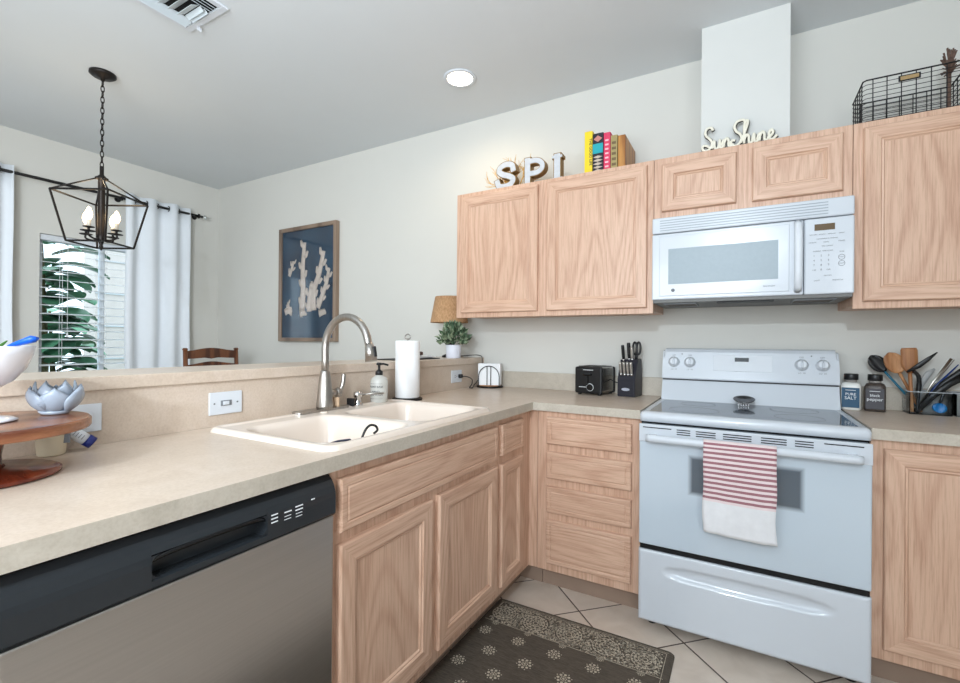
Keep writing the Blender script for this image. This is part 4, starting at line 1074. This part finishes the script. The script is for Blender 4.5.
for k in range(7): 
    a = random.uniform(2, 5); c0 = Vector((CK[0], CK[1], z0+.10)); tip = c0+Vector((.06*math.cos(a), .06*math.sin(a), .060+.01*random.random()))
    tube(bm, [c0+Vector((.02*math.cos(a), .02*math.sin(a), 0)), (c0+tip)/2+Vector((0, 0, .012)), tip], .004, 6, radii=[.004, .008, .002], flat=((0, 0, 1), .4))
tag(obj('green_leaves', bm, plain('leaf_green', (70, 130, 50), .5, vary=.1)), 'green leafy sprigs lying in the white footed bowl', 'leaves')
# lotus bowl
LB = (.158, -2.276)
t = thing('lotus_bowl', 'frosted blue glass lotus bowl near the right edge of the cake stand', 'bowl', (*LB, z0))
LG = plain('frosted_blue_glass', (186, 197, 212), .22, trans=.35, vary=.04, vs=30)
bm = NB(); lathe(bm, [(.024, .0005), (.026, .003), (.030, .008), (.002, .010)], (*LB, z0), 28); obj('foot', bm, LG, t)
for ring, (r0, r1, r2_, h, n, ph) in enumerate(((.022, .046, .034, .070, 6, .2), (.024, .054, .050, .058, 6, .72))):
    for k in range(n):
        a0 = 2*PI*k/n+ph; bm = NB(); rows = []
        for s in range(9):
            u = s/8; r = (1-u)**2*r0+2*u*(1-u)*r1*1.1+u*u*r2_; z = h*(u**1.15); half = .70*math.sin(PI*min(1, .12+u*.80))**.8*(1 if u < .98 else .25)
            rows.append([bm.verts.new((LB[0]+(r-.003*abs(e))*math.cos(a0+e*half), LB[1]+(r-.003*abs(e))*math.sin(a0+e*half), z0+.006+z-(.008*abs(e)**2*u))) for e in (-1, -.5, 0, .5, 1)])
        for a, b in zip(rows, rows[1:]):
            for i in range(4): f = bm.faces.new((a[i], a[i+1], b[i+1], b[i])); f.smooth = True
        p = obj('petal', bm, LG, t); so = p.modifiers.new('s', 'SOLIDIFY'); so.thickness = .0025; so.offset = -1
# cup and tube
t = thing('small_cup', 'cream ceramic cup standing under the edge of the cake stand', 'cup', (.042, -2.246, T1))
bm = NB(); lathe(bm, [(.002, .0005), (.024, .0005), (.027, .004), (.031, .055), (.032, .058), (.029, .058), (.025, .008), (.002, .006)], (.042, -2.246, T1), 32, caps=False); obj('cup', bm, plain('cream_ceramic', (226, 214, 188), .4, vary=.02), t)
bm = NB(); box(bm, -.010, .010, -.0012, .0012, 0, .022, M=Matrix.Translation((.067, -2.228, T1+.030)) @ Matrix.Rotation(R(58+0), 4, 'Z')); obj('sticker', bm, INK, t)
p0 = Vector((.045, -2.165, T1+.0165)); p1 = Vector((.028, -2.220, T1+.062)); d = (p1-p0).normalized()
t = thing('lotion_tube', 'white lotion tube with navy cap leaning against the cream cup', 'tube', p0)
bm = NB(); tube(bm, [p0+d*.016, p0+d*.03, p0+d*.065, p0+d*.085], .014, 16, radii=[.0145, .0150, .0145, .012]); obj('body', bm, plain('tube_white', (220, 224, 230), .4, vary=.05, vs=80), t)
bm = NB(); tube(bm, [p0-d*.002, p0+d*.0155], .0155, 16); obj('cap', bm, plain('navy_cap', (30, 44, 120), .35, vary=0), t)
bm = NB()
for k in range(5):
    side = d.cross(Vector((1, 0, 0))).normalized(); n_ = side.cross(d).normalized(); n_ = n_ if n_.x > 0 else -n_
    c0 = p0+d*(.026+.007*k)+n_*.0150; tube(bm, [c0-side*.006, c0+side*.006], .0008, 5)
obj('print', bm, INK, t)

# ------------------------------------------------------------------ ledge: plant, lamp, papers
def bush(bm, c, n, rx, rz, size, mats=2):
    for k in range(n):
        a = random.uniform(0, 2*PI); e = random.uniform(.05, 1.45); rr_ = random.uniform(.35, 1)**.6
        p = Vector((c[0]+rx*rr_*math.cos(a)*math.cos(e), c[1]+rx*rr_*math.sin(a)*math.cos(e), c[2]+rz*rr_*math.sin(e)))
        d = Vector((math.cos(a)*math.cos(e), math.sin(a)*math.cos(e), math.sin(e)+.3)).normalized(); d.rotate(Matrix.Rotation(random.uniform(-.7, .7), 3, 'X'))
        s = d.orthogonal().normalized(); s.rotate(Matrix.Rotation(random.uniform(0, 6.3), 3, d)); L = size*random.uniform(.7, 1.2); w_ = L*.32; nn = s.cross(d)*L*.08
        P = [p, p+d*L*.35+s*w_, p+d*L, p+d*L*.35-s*w_]; V_ = [bm.verts.new(q) for q in (P[0], P[1]+nn, P[2], P[3]+nn)]
        mid = bm.verts.new(p+d*L*.4-nn)
        for i in range(4):
            f = bm.faces.new((V_[i], V_[(i+1) % 4], mid)); f.material_index = k % mats; f.smooth = True
PL = (-.078, -.245)
t = thing('potted_plant', 'small bushy green plant in a white ribbed pot on the ledge', 'plant', (*PL, 1.1012))
bm = NB(); lathe(bm, [(.044, 0), (.046, .003), (.048, .055), (.049, .080), (.050, .083), (.046, .083), (.044, .074), (.002, .073)], (*PL, 1.1014), 36, caps=False); lathe(bm, [(.002, 0), (.044, 0)], (*PL, 1.1014), 36, caps=False)
obj('pot', bm, plain('white_pot', (226, 228, 238), .4, vary=.01), t)
bm = NB(); bush(bm, (PL[0], PL[1], 1.185), 420, .098, .135, .034); GA = plain('leaf_grey_green', (142, 158, 128), .6, vary=.1, vs=30); GB = plain('leaf_dark_green', (78, 104, 76), .6, vary=.1, vs=30)
obj('foliage', bm, [GA, GB], t)
bm = NB()
for k in range(16):
    a = k*2.4; tube(bm, [(PL[0], PL[1], 1.178), (PL[0]+.03*math.cos(a), PL[1]+.03*math.sin(a), 1.23), (PL[0]+.065*math.cos(a), PL[1]+.065*math.sin(a), 1.28)], .0016, 5)
obj('stems', bm, GB, t)
LA = (-.185, -.135)
t = thing('table_lamp', 'small table lamp with tan burlap shade behind the ledge plant', 'lamp', (*LA, 1.1012))
def burlap():
    q = NT('tan_burlap'); v = q.coords((1, 1, .08)); n_ = q.noise(v, 300, 2); q.link(q.ramp(n_, [(.35, lin((160, 122, 86))), (.65, lin((196, 156, 116)))]), q.b.inputs['Base Color']); q.b.inputs['Roughness'].default_value = .9; return q.m
bm = NB(); lathe(bm, [(.045, 0), (.048, .004), (.045, .012), (.016, .022), (.012, .05), (.026, .09), (.030, .12), (.018, .17), (.008, .19), (.007, .25)], (*LA, 1.1014), 28); obj('base', bm, DARKM, t)
bm = NB(); lathe(bm, [(.128, 1.332), (.126, 1.335), (.095, 1.505), (.093, 1.505), (.124, 1.335), (.128, 1.332)], (*LA, 0), 40, caps=False); obj('lamp_shade', bm, burlap(), t)
bm = NB()
for a in (0, 2.09, 4.19): tube(bm, [(LA[0], LA[1], 1.50), (LA[0]+.093*math.cos(a), LA[1]+.093*math.sin(a), 1.50)], .0016, 6)
tube(bm, [(LA[0], LA[1], 1.35), (LA[0], LA[1], 1.505)], .004, 6); obj('harp', bm, DARKM, t)
bm = NB(); box(bm, .0085, .030, -.325, -.297, .982, 1.006, bev=.005)
tube(bm, catmull([(.028, -.311, .992), (.055, -.300, .992), (.075, -.27, .975), (.070, -.26, .945), (.060, -.27, .922), (.062, -.24, .9185), (.036, -.19, .9185), (.014, -.14, .925), (.012, -.09, .95), (.022, -.065, .99), (.022, -.05, 1.05), (.020, -.045, 1.095), (.010, -.045, 1.112), (-.02, -.07, 1.118), (-.08, -.12, 1.112), (-.145, -.130, 1.106)], 6), .0028, 8)
obj('power_cord', bm, BLACK, t)
bm = NB(); box(bm, -.24, -.06, -.80, -.42, 1.1012, 1.106, bev=.001, M=None); tag(obj('serving_tray', bm, DARKM), 'thin dark tray lying on the ledge behind the paper towels', 'tray')
bm = NB()
for k, (a, dx) in enumerate(((3, 0), (-5, .01), (8, -.01))): box(bm, -.055, .055, -.075, .075, .0005+.005*k, .0045+.005*k, M=Matrix.Translation((-.155+dx, -.50, 1.1065)) @ Matrix.Rotation(R(a), 4, 'Z'))
tag(obj('paper_stack', bm, PAPER), 'few white papers stacked on the ledge tray', 'papers')
bm = NB(); box(bm, -.03, .03, -.05, .05, 0, .022, bev=.006, M=Matrix.Translation((-.16, -.535, 1.1223)) @ Matrix.Rotation(R(10), 4, 'Z')); tag(obj('brown_case', bm, plain('brown_leather', (92, 60, 44), .5, vary=.05)), 'small brown case lying on the white papers', 'case')

# ------------------------------------------------------------------ art
t = thing('framed_coral_print', 'tall framed blue print of pale coral on the dining wall', 'picture', (-1.72, -.02, 1.2))
AX0, AX1, AZ0, AZ1 = -2.075, -1.360, 1.198, 2.192
bm = NB()
for q in ((AX0, AX0+.032, AZ0, AZ1), (AX1-.032, AX1, AZ0, AZ1), (AX0+.032, AX1-.032, AZ0, AZ0+.032), (AX0+.032, AX1-.032, AZ1-.032, AZ1)): box(bm, q[0], q[1], -.042, -.001, q[2], q[3], bev=.002, seg=1)
obj('frame', bm, wood('grey_brown_frame', 'z', (150, 130, 112), (112, 94, 80), rings=8), t)
def printm():
    q = NT('deep_blue_print'); n_ = q.noise(q.coords(), 4, 4, .5); q.link(q.ramp(n_, [(.3, lin((22, 40, 62))), (.7, lin((40, 70, 92)))]), q.b.inputs['Base Color']); q.b.inputs['Roughness'].default_value = .6; q.b.inputs['Coat Weight'].default_value = .7; q.b.inputs['Coat Roughness'].default_value = .06; return q.m
cm = plain('coral_ink', (200, 188, 178), .6, vary=.08, vs=30, coat=.5)
bm = NB(); box(bm, AX0+.03, AX1-.03, -.024, -.012, AZ0+.03, AZ1-.03, mat=0)
def A_(u, v): return Vector((AX0+.03+u*(AX1-AX0-.06), -.0245, AZ0+.03+v*(AZ1-AZ0-.06)))
def frond(pts, r0, side, sr, mat=1):
    r0 *= 1.2
    P = catmull([A_(*p) for p in pts], 5); n = len(P)
    tube(bm, P, r0, 6, mat=mat, radii=[r0*(1-.45*k/n) for k in range(n)], flat=((0, 1, 0), .05))
    for k in range(2, n-1, 2):
        d = (P[k]-P[k-1]).normalized(); s = Vector((-d.z, 0, d.x))*(1 if (k//2) % 2 else -1)
        q = [P[k], P[k]+s*sr*.6+d*sr*.2, P[k]+s*sr*.9+d*sr*.9]; tube(bm, q, r0*.5, 6, mat=mat, radii=[r0*.7, r0*.55, r0*.3], flat=((0, 1, 0), .05))
frond([(.40, .26), (.42, .45), (.41, .65), (.44, .88)], .034, 1, .055)
frond([(.62, .25), (.62, .42), (.72, .58), (.80, .78)], .034, 1, .055)
frond([(.70, .27), (.78, .38), (.86, .50), (.90, .62)], .026, 1, .045)
frond([(.14, .58), (.20, .66), (.22, .72)], .018, 1, .04)
frond([(.06, .24), (.14, .26), (.20, .24)], .028, 1, .03); frond([(.14, .26), (.12, .34)], .018, 1, .03); frond([(.36, .22), (.46, .24)], .03, 1, .03); frond([(.72, .22), (.84, .24)], .03, 1, .02)
frond([(.54, .24), (.54, .36), (.58, .50)], .028, 1, .05)
obj('print', bm, [printm(), cm], t)
obj('glass', box(NB(), AX0+.03, AX1-.03, -.030, -.028, AZ0+.03, AZ1-.03), thin_glass('picture_glass', (1, 1, 1), .10), t)

# ------------------------------------------------------------------ curtains + rod
CUR = plain('white_curtain', (232, 238, 244), .9, trans=0, vary=.01, vs=20, sheen=.3)
t_ = thing('curtain_rod', 'black metal curtain rod with round brackets over the dining window', 'curtain rod', (XW+.08, -1.3, 2.385))
bm = NB(); tube(bm, [(XW+.08, -2.35, 2.385), (XW+.08, -.20, 2.385)], .011, 12); obj('rod', bm, WIRE, t_)
bm = NB(); lathe(bm, [(.002, -.02), (.014, -.014), (.02, 0), (.014, .014), (.002, .02)], (XW+.08, -.178, 2.385), 16); obj('finial', bm, glassm('clear_finial'), t_)
for y in (-.235, -.86):
    bm = NB(); tube(bm, [(XW+.001, y, 2.385), (XW+.075, y, 2.385)], .006, 8); lathe(bm, [(.024, 0), (.022, .006)], (XW+.001, y, 2.385), 20, M=Matrix.Rotation(R(90), 4, 'Y')); tube(bm, [(XW+.08+.018*math.cos(a), y, 2.385+.018*math.sin(a)) for a in [2*PI*k/14 for k in range(14)]], .005, 8, closed=True); obj('bracket', bm, WIRE, t_)
def curtain(y0, y1, label, waves, seed):
    t = thing('curtain', label, 'curtain', (XW+.08, (y0+y1)/2, .02), group='white grommet curtains')
    random.seed(seed); bm = NB(); n = waves*10; rows = []
    for j in range(12):
        z = 2.435-(2.415)*j/11; f_ = j/11; row = []
        for i in range(n+1):
            u = i/n; y = y0+(y1-y0)*u+.01*math.sin(u*7+j)*f_; x = XW+.08+.032*math.sin(u*waves*2*PI+.5)*(1+.25*math.sin(u*11+f_*2))
            row.append(bm.verts.new((x, y, z)))
        rows.append(row)
    for a, b in zip(rows, rows[1:]):
        for i in range(n): f = bm.faces.new((a[i], a[i+1], b[i+1], b[i])); f.smooth = True
    o = obj('cloth', bm, CUR, t); so = o.modifiers.new('s', 'SOLIDIFY'); so.thickness = .002
    for k in range(waves):
        for ph in (0, .5):
            u = (k+ph-.5/(2*PI)+.0)/waves
            if not 0.02 < u < .98: continue
            y = y0+(y1-y0)*u
            bm = NB(); tube(bm, [(XW+.08+.022*math.cos(a), y, 2.385+.022*math.sin(a)) for a in [2*PI*q/16 for q in range(16)]], .004, 6, closed=True); obj('grommet', bm, WIRE, t)
curtain(-.84, -.315, 'white grommet curtain hanging at the right of the dining window', 3, 2)
curtain(-2.15, -1.520, 'white grommet curtain hanging left of the window, at the photo edge', 5, 3)

# ------------------------------------------------------------------ chair
t = thing('dining_chair', 'walnut ladder back dining chair standing beyond the bar ledge', 'chair', (-2.22, -.528, 0.0), rotz=R(90), local=True)
# local: width along x, back at y=0, seat toward -y
w2 = .207
for s in (-1, 1):
    bm = NB(); tube(bm, [(s*(w2-.01), .03, .0005), (s*w2, 0, .55), (s*w2, .015, .9), (s*w2, .03, 1.128)], .018, 12, radii=[.016, .02, .018, .016]); lathe(bm, [(.018, 0), (.020, .008), (.012, .016)], (s*w2, .030, 1.124), 12); obj('back_post', bm, CHAIRW, t)
    bm = NB(); tube(bm, [(s*(w2+.01), -.40, .0005), (s*(w2+.01), -.40, .55)], .018, 12, radii=[.014, .02]); obj('leg', bm, CHAIRW, t)
def rail(z, h, arch, y):
    bm = NB(); n = 20; F = []
    for k in range(n+1):
        u = -1+2*k/n; x = u*(w2-.010); top_ = z+h/2+arch*(math.cos(u*PI)+1)/2; bot = z-h/2+arch*.35*(math.cos(u*PI)+1)/2-(.010*math.exp(-(u*6)**2)); yy = y+.012*(1-u*u)
        F.append([bm.verts.new(q) for q in ((x, yy-.008, bot), (x, yy+.008, bot), (x, yy+.008, top_), (x, yy-.008, top_))])
    for a, b in zip(F, F[1:]):
        for i in range(4): bm.faces.new((a[i], a[(i+1) % 4], b[(i+1) % 4], b[i]))
    bm.faces.new(F[0]); bm.faces.new(F[-1]); obj('ladder_rail', bm, CHAIRW, t)
for z, h, y in ((1.086, .064, .027), (.985, .045, .02), (.90, .045, .014), (.79, .045, .010)): rail(z, h, .022, y)
bm = NB(); box(bm, -.235, .235, -.43, .015, .55, .585, bev=.008); obj('seat', bm, CHAIRW, t)
for y in (-.40, .0): bm = NB(); tube(bm, [(-w2, y, .25), (w2, y, .25)], .010, 8); obj('stretcher', bm, CHAIRW, t)

# ------------------------------------------------------------------ ceiling fixtures
def chandelier():
    cx, cy = -1.657, -1.506
    t = thing('lantern_chandelier', 'black open lantern chandelier hanging by chain in the dining area', 'chandelier', (cx, cy, 1.71))
    bm = NB(); lathe(bm, [(.062, CZ-.0005), (.063, CZ-.012), (.050, CZ-.022), (.012, CZ-.030), (.008, CZ-.045)], (cx, cy, 0), 32); obj('canopy', bm, DARKM, t)
    bm = NB(); z = CZ-.045; k = 0
    while z > 2.185:
        a = k % 2*PI/2; pts = [(cx+.008*math.cos(q)*math.cos(a), cy+.008*math.cos(q)*math.sin(a), z-.014+.020*math.sin(q)) for q in [2*PI*i/12 for i in range(12)]]
        tube(bm, pts, .0028, 6, closed=True); z -= .031; k += 1
    obj('chain', bm, DARKM, t)
    bm = NB(); lathe(bm, [(.004, 2.19), (.010, 2.185), (.010, 2.14), (.020, 2.13), (.024, 2.118), (.017, 2.108), (.017, 1.80), (.024, 1.785), (.014, 1.76), (.008, 1.74), (.010, 1.730), (.003, 1.708)], (cx, cy, 0), 16); obj('stem', bm, DARKM, t)
    top = []; bot = []
    for k in range(4):
        a = R(76+90*k); top.append(Vector((cx+.217*math.cos(a), cy+.217*math.sin(a), 2.010))); bot.append(Vector((cx+.151*math.cos(a), cy+.151*math.sin(a), 1.742)))
    hub = [Vector((cx+.02*math.cos(R(76+90*k)), cy+.02*math.sin(R(76+90*k)), 2.118)) for k in range(4)]
    bm = NB()
    for k in range(4):
        tube(bm, [top[k], top[(k+1) % 4]], .006, 4, smooth=False); tube(bm, [bot[k], bot[(k+1) % 4]], .006, 4, smooth=False); tube(bm, [top[k], bot[k]], .006, 4, smooth=False); tube(bm, [top[k], hub[k]], .0045, 6)
    for k in range(4): lathe(bm, [(.003, -.01), (.011, -.005), (.011, .005), (.003, .01)], hub[k], 10)
    obj('cage', bm, DARKM, t)
    BULB = plain('lit_bulb', (255, 236, 205), .4, vary=0, emit=(255, 214, 160), es=9)
    for k in range(4):
        a = R(31+90*k); px, py = cx+.086*math.cos(a), cy+.086*math.sin(a)
        bm = NB(); tube(bm, catmull([(cx, cy, 1.775), (cx+.045*math.cos(a), cy+.045*math.sin(a), 1.766), (px, py, 1.778), (px, py, 1.80)], 4), .005, 8)
        lathe(bm, [(.004, 0), (.030, .004), (.031, .007), (.006, .009), (.006, .022), (.026, .026), (.027, .029), (.010, .031)], (px, py, 1.795), 20); ar = obj('arm', bm, DARKM, t)
        bm = NB(); lathe(bm, [(.010, 0), (.010, .035), (.008, .037)], (px, py, 1.826), 14); obj('candle_sleeve', bm, plain('candle_cream', (226, 214, 196), .5, vary=0), ar)
        bm = NB(); lathe(bm, [(.007, 0), (.012, .008), (.017, .025), (.016, .040), (.009, .060), (.002, .072)], (px, py, 1.863), 18); obj('bulb', bm, BULB, ar)
    light('chandelier_glow', 'POINT', (cx, cy, 2.06), 5, (1, .78, .5), .06)
chandelier()
t = thing('recessed_light', 'round lit recessed ceiling light above the sink corner', 'ceiling light', (.103, -.478, CZ))
bm = NB(); lathe(bm, [(.070, CZ-.0005), (.095, CZ-.0005), (.093, CZ-.006), (.074, CZ-.006), (.070, CZ-.0005)], (.103, -.478, 0), 40, caps=False); obj('trim_ring', bm, WHITEM, t)
bm = NB(); lathe(bm, [(.002, CZ-.004), (.072, CZ-.004)], (.103, -.478, 0), 40, caps=False); obj('lens', bm, plain('lit_lens', (255, 246, 230), .5, vary=0, emit=(255, 240, 214), es=14), t)
t = thing('air_vent', 'white louvred air vent in the ceiling at the top of the photo', 'vent', (-.68, -1.625, CZ))
VX0, VX1, VY0, VY1 = -.838, -.524, -1.780, -1.462
bm = NB(); zt_ = CZ-.0005
for q in ((VX0, VX1, VY0, VY0+.03), (VX0, VX1, VY1-.03, VY1), (VX0, VX0+.03, VY0+.03, VY1-.03), (VX1-.03, VX1, VY0+.03, VY1-.03)): box(bm, *q, CZ-.010, zt_, bev=.002, seg=1)
obj('frame', bm, WHITEM, t)
obj('duct_backing', box(NB(), VX0+.03, VX1-.03, VY0+.03, VY1-.03, CZ-.0015, zt_), GROOVE, t)
LV = plain('louvre_white', (205, 216, 222), .4, vary=0)
cxv, cyv = (VX0+VX1)/2, (VY0+VY1)/2
bm = NB()
for k in range(4):
    y = cyv-.062+.0413*k; box(bm, -.060, .060, -.0195, .0195, -.0008, .0008, M=Matrix.Translation((cxv, y, CZ-.013)) @ Matrix.Rotation(R(30), 4, 'X'))
for s in (-1, 1):
    for k in range(3):
        x = cxv+s*(.077+.019*k); box(bm, -.011, .011, -.120, .120, -.0008, .0008, M=Matrix.Translation((x, cyv, CZ-.011)) @ Matrix.Rotation(R(40*s), 4, 'Y'))
    for k in range(2):
        y = cyv+s*(.092+.019*k); box(bm, -.062, .062, -.011, .011, -.0008, .0008, M=Matrix.Translation((cxv, y, CZ-.011)) @ Matrix.Rotation(R(-40*s), 4, 'X'))
obj('louvres', bm, LV, t)
bm = NB(); box(bm, -.002, .002, -.010, .010, -.018, 0, M=Matrix.Translation((VX0+.075, VY1-.0, CZ-.009))); obj('damper_lever', bm, WHITEM, t)

# ------------------------------------------------------------------ rug
RG0, RG1, RY0, RY1 = .545, 1.305, -2.45, -.785
t = thing('kitchen_rug', 'dark grey patterned kitchen mat with lace border in front of the sink cabinet', 'rug', ((RG0+RG1)/2, (RY0+RY1)/2, 0))
def rugm():
    q = NT('rug_dark'); n1 = q.noise(q.coords((1, 8, 1)), 40, 4, 0, .7); n2 = q.noise(q.coords(), 6, 3)
    c = q.ramp(n1, [(.3, lin((62, 54, 46))), (.7, lin((100, 90, 78)))]); d = q.ramp(n2, [(.3, (.85, .85, .85, 1)), (.7, (1, 1, 1, 1))])
    q.link(q.mix(1.0, c, d, 'MULTIPLY'), q.b.inputs['Base Color']); q.b.inputs['Roughness'].default_value = .9; return q.m
bm = NB(); rowsr = [[bm.verts.new(p) for p in rr(RG0, RG1, RY0, RY1, z, .02, 3)] if i == 0 else [bm.verts.new(p) for p in rr(RG0+i_, RG1-i_, RY0+i_, RY1-i_, z, .02, 3)] for i, (i_, z) in enumerate(((0, .0008), (0, .004), (.004, .009), (.016, .0115)))]
for a, b in zip(rowsr, rowsr[1:]):
    for k in range(len(a)): bm.faces.new((a[k], a[(k+1) % len(a)], b[(k+1) % len(a)], b[k]))
bm.faces.new(rowsr[-1]); bm.faces.new(rowsr[0]); obj('mat', bm, rugm(), t)
ZR = .0119
bm = NB()
def dot(x, y, r, n=6, ph=0, mat=0, e=1):
    vs = [bm.verts.new((x+r*math.cos(ph+2*PI*k/n), y+r*e*math.sin(ph+2*PI*k/n), ZR)) for k in range(n)]; f = bm.faces.new(vs); f.material_index = mat
def flower(x, y, r, mat=0):
    for k in range(8):
        a = 2*PI*k/8; 
        cx_, cy_ = x+r*.72*math.cos(a), y+r*.72*math.sin(a)
        dot(cx_, cy_, r*.20, 6, a, mat); dot(x+r*.36*math.cos(a+.2), y+r*.36*math.sin(a+.2), r*.11, 5, a, mat)
        dot(x+r*1.02*math.cos(a+.39), y+r*1.02*math.sin(a+.39), r*.10, 5, a, mat)
    dot(x, y, r*.16, 8, 0, mat)
IB = .175  # border width
random.seed(4)
y = RY1-IB-.075; row = 0
while y > RY0+.2:
    x = RG0+.06+(.075 if row % 2 else 0)
    while x < RG1-IB*0-.08:
        if x < RG1-.14 or True: flower(x, y, .026+.003*random.random())
        x += .150
    y -= .105; row += 1
# border strokes and lace
def ring(x, y, r, wd, n=28, a0=0, a1=2*PI, mat=0):
    P = []
    for k in range(n+1):
        a = a0+(a1-a0)*k/n; P.append((bm.verts.new((x+(r-wd)*math.cos(a), y+(r-wd)*math.sin(a), ZR)), bm.verts.new((x+r*math.cos(a), y+r*math.sin(a), ZR))))
    for a, b in zip(P, P[1:]): f = bm.faces.new((a[0], a[1], b[1], b[0])); f.material_index = mat
def strip(x0, x1, y0, y1, mat=0): f = bm.faces.new([bm.verts.new(q) for q in ((x0, y0, ZR), (x1, y0, ZR), (x1, y1, ZR), (x0, y1, ZR))]); f.material_index = mat
yb0, yb1 = RY1-.030, RY1-IB-.005
strip(RG0+.025, RG1-.025, yb0, yb0+.0022); strip(RG0+.02, RG1-.02, yb1, yb1+.0025); strip(RG0+.02, RG1-.02, RY1-.022, RY1-.0205)
strip(RG1-.028, RG1-.026, RY0+.03, yb0)
cxs = [RG0+.075+.148*k for k in range(5)]
for cx_ in cxs:
    for r in (.052, .040, .026, .012): ring(cx_, (yb0+yb1)/2, r, .0035)
    for k in range(16): a = 2*PI*k/16; dot(cx_+.046*math.cos(a), (yb0+yb1)/2+.046*math.sin(a), .0042, 5, a)
    for k in range(10): a = 2*PI*k/10; dot(cx_+.033*math.cos(a), (yb0+yb1)/2+.033*math.sin(a), .0050, 5, a); dot(cx_+.019*math.cos(a), (yb0+yb1)/2+.019*math.sin(a), .0032, 5, a)
n_d = 0
while n_d < 1500:
    x = random.uniform(RG0+.03, RG1-.035); y = random.uniform(yb1+.006, yb0-.004)
    if min(math.hypot(x-c_, y-(yb0+yb1)/2) for c_ in cxs) < .058: 
        if random.random() < .8: continue
    dot(x, y, random.uniform(.0020, .0048), random.choice((4, 5, 6)), random.uniform(0, 3)); n_d += 1
for cx_ in cxs: flower(cx_, yb1-.006, .015)
obj('woven_pattern', bm, plain('rug_lace_beige', (200, 188, 168), .9, vary=.15, vs=120), t, recalc=False)

# ------------------------------------------------------------------ outdoors seen through the window
gr_ = NB(); box(gr_, -9, XW-.15, -5, 4, -.30, -.2); struct('ground', gr_, plain('outdoor_grass', (84, 110, 70), .9, vary=.15, vs=4))
def house():
    t = thing('neighbour_house', 'pale stucco wall of a neighbouring house beyond the window', 'house', (-7, 1.5, -.2))
    bm = NB(); box(bm, -7.4, -7.0, .45, 4.5, -.2, 3.2); obj('wall', bm, plain('pale_stucco', (206, 196, 190), .9, vary=.04), t)
    bm = NB()
    for z in (.4, .9, 1.4, 1.9, 2.4): box(bm, -7.01, -6.98, .45, 4.5, z, z+.02)
    obj('siding_line', bm, plain('siding_grey', (190, 196, 200), .8, vary=0), t)
    bm = NB(); prism(bm, [(.2, 3.2), (4.7, 3.2), (4.7, 3.3), (.2, 3.3)], 'x', -7.7, -6.7); obj('roof_edge', bm, WHITEM, t)
house()
def tropical(x, y, h, n, size, label, seed, col):
    random.seed(seed); t = thing('broadleaf_plant', label, 'plant', (x, y, -.2), group='broad leaved plants outside the window')
    bm = NB(); tube(bm, [(x, y, -.2), (x+.03, y+.02, h*.5), (x-.02, y, h)], .03, 8, radii=[.035, .028, .012]); obj('stem', bm, plain('plant_stem', (92, 88, 60), .8), t)
    bm = NB()
    for k in range(n):
        a = random.uniform(0, 2*PI); z = -.2+(h+.2)*random.uniform(.25, 1); L = size*random.uniform(.7, 1.25); w_ = L*.40; d = Vector((math.cos(a), math.sin(a), random.uniform(.1, .6))); s = Vector((-math.sin(a), math.cos(a), 0)); p = Vector((x, y, z)); rows = []
        for i in range(9):
            u = i/8; c0 = p+d*L*(.15+u)+Vector((0, 0, -L*.55*u*u)); wd = w_*math.sin(PI*min(1, .05+u*.93))**.7
            rows.append([bm.verts.new(c0+s*wd*e+Vector((0, 0, .12*w_*abs(e)))) for e in (-1, -.5, 0, .5, 1)])
        for a_, b_ in zip(rows, rows[1:]):
            for i in range(4): f = bm.faces.new((a_[i], a_[i+1], b_[i+1], b_[i])); f.material_index = k % 2; f.smooth = True
    obj('leaves', bm, [plain('leaf_a', col, .35, vary=.15, vs=6), plain('leaf_b', tuple(int(c*.7) for c in col), .35, vary=.15, vs=6)], t)
tropical(-4.0, -1.06, 2.1, 90, .34, 'dark broad leaved plant close to the window glass, left of centre', 11, (96, 156, 118))
tropical(-4.9, -.72, 1.5, 60, .38, 'broad leaved plant right of centre outside the window', 12, (108, 168, 130))
tropical(-5.6, -1.35, 2.4, 80, .42, 'tall broad leaved plant farther off at the window left edge', 13, (100, 164, 130))
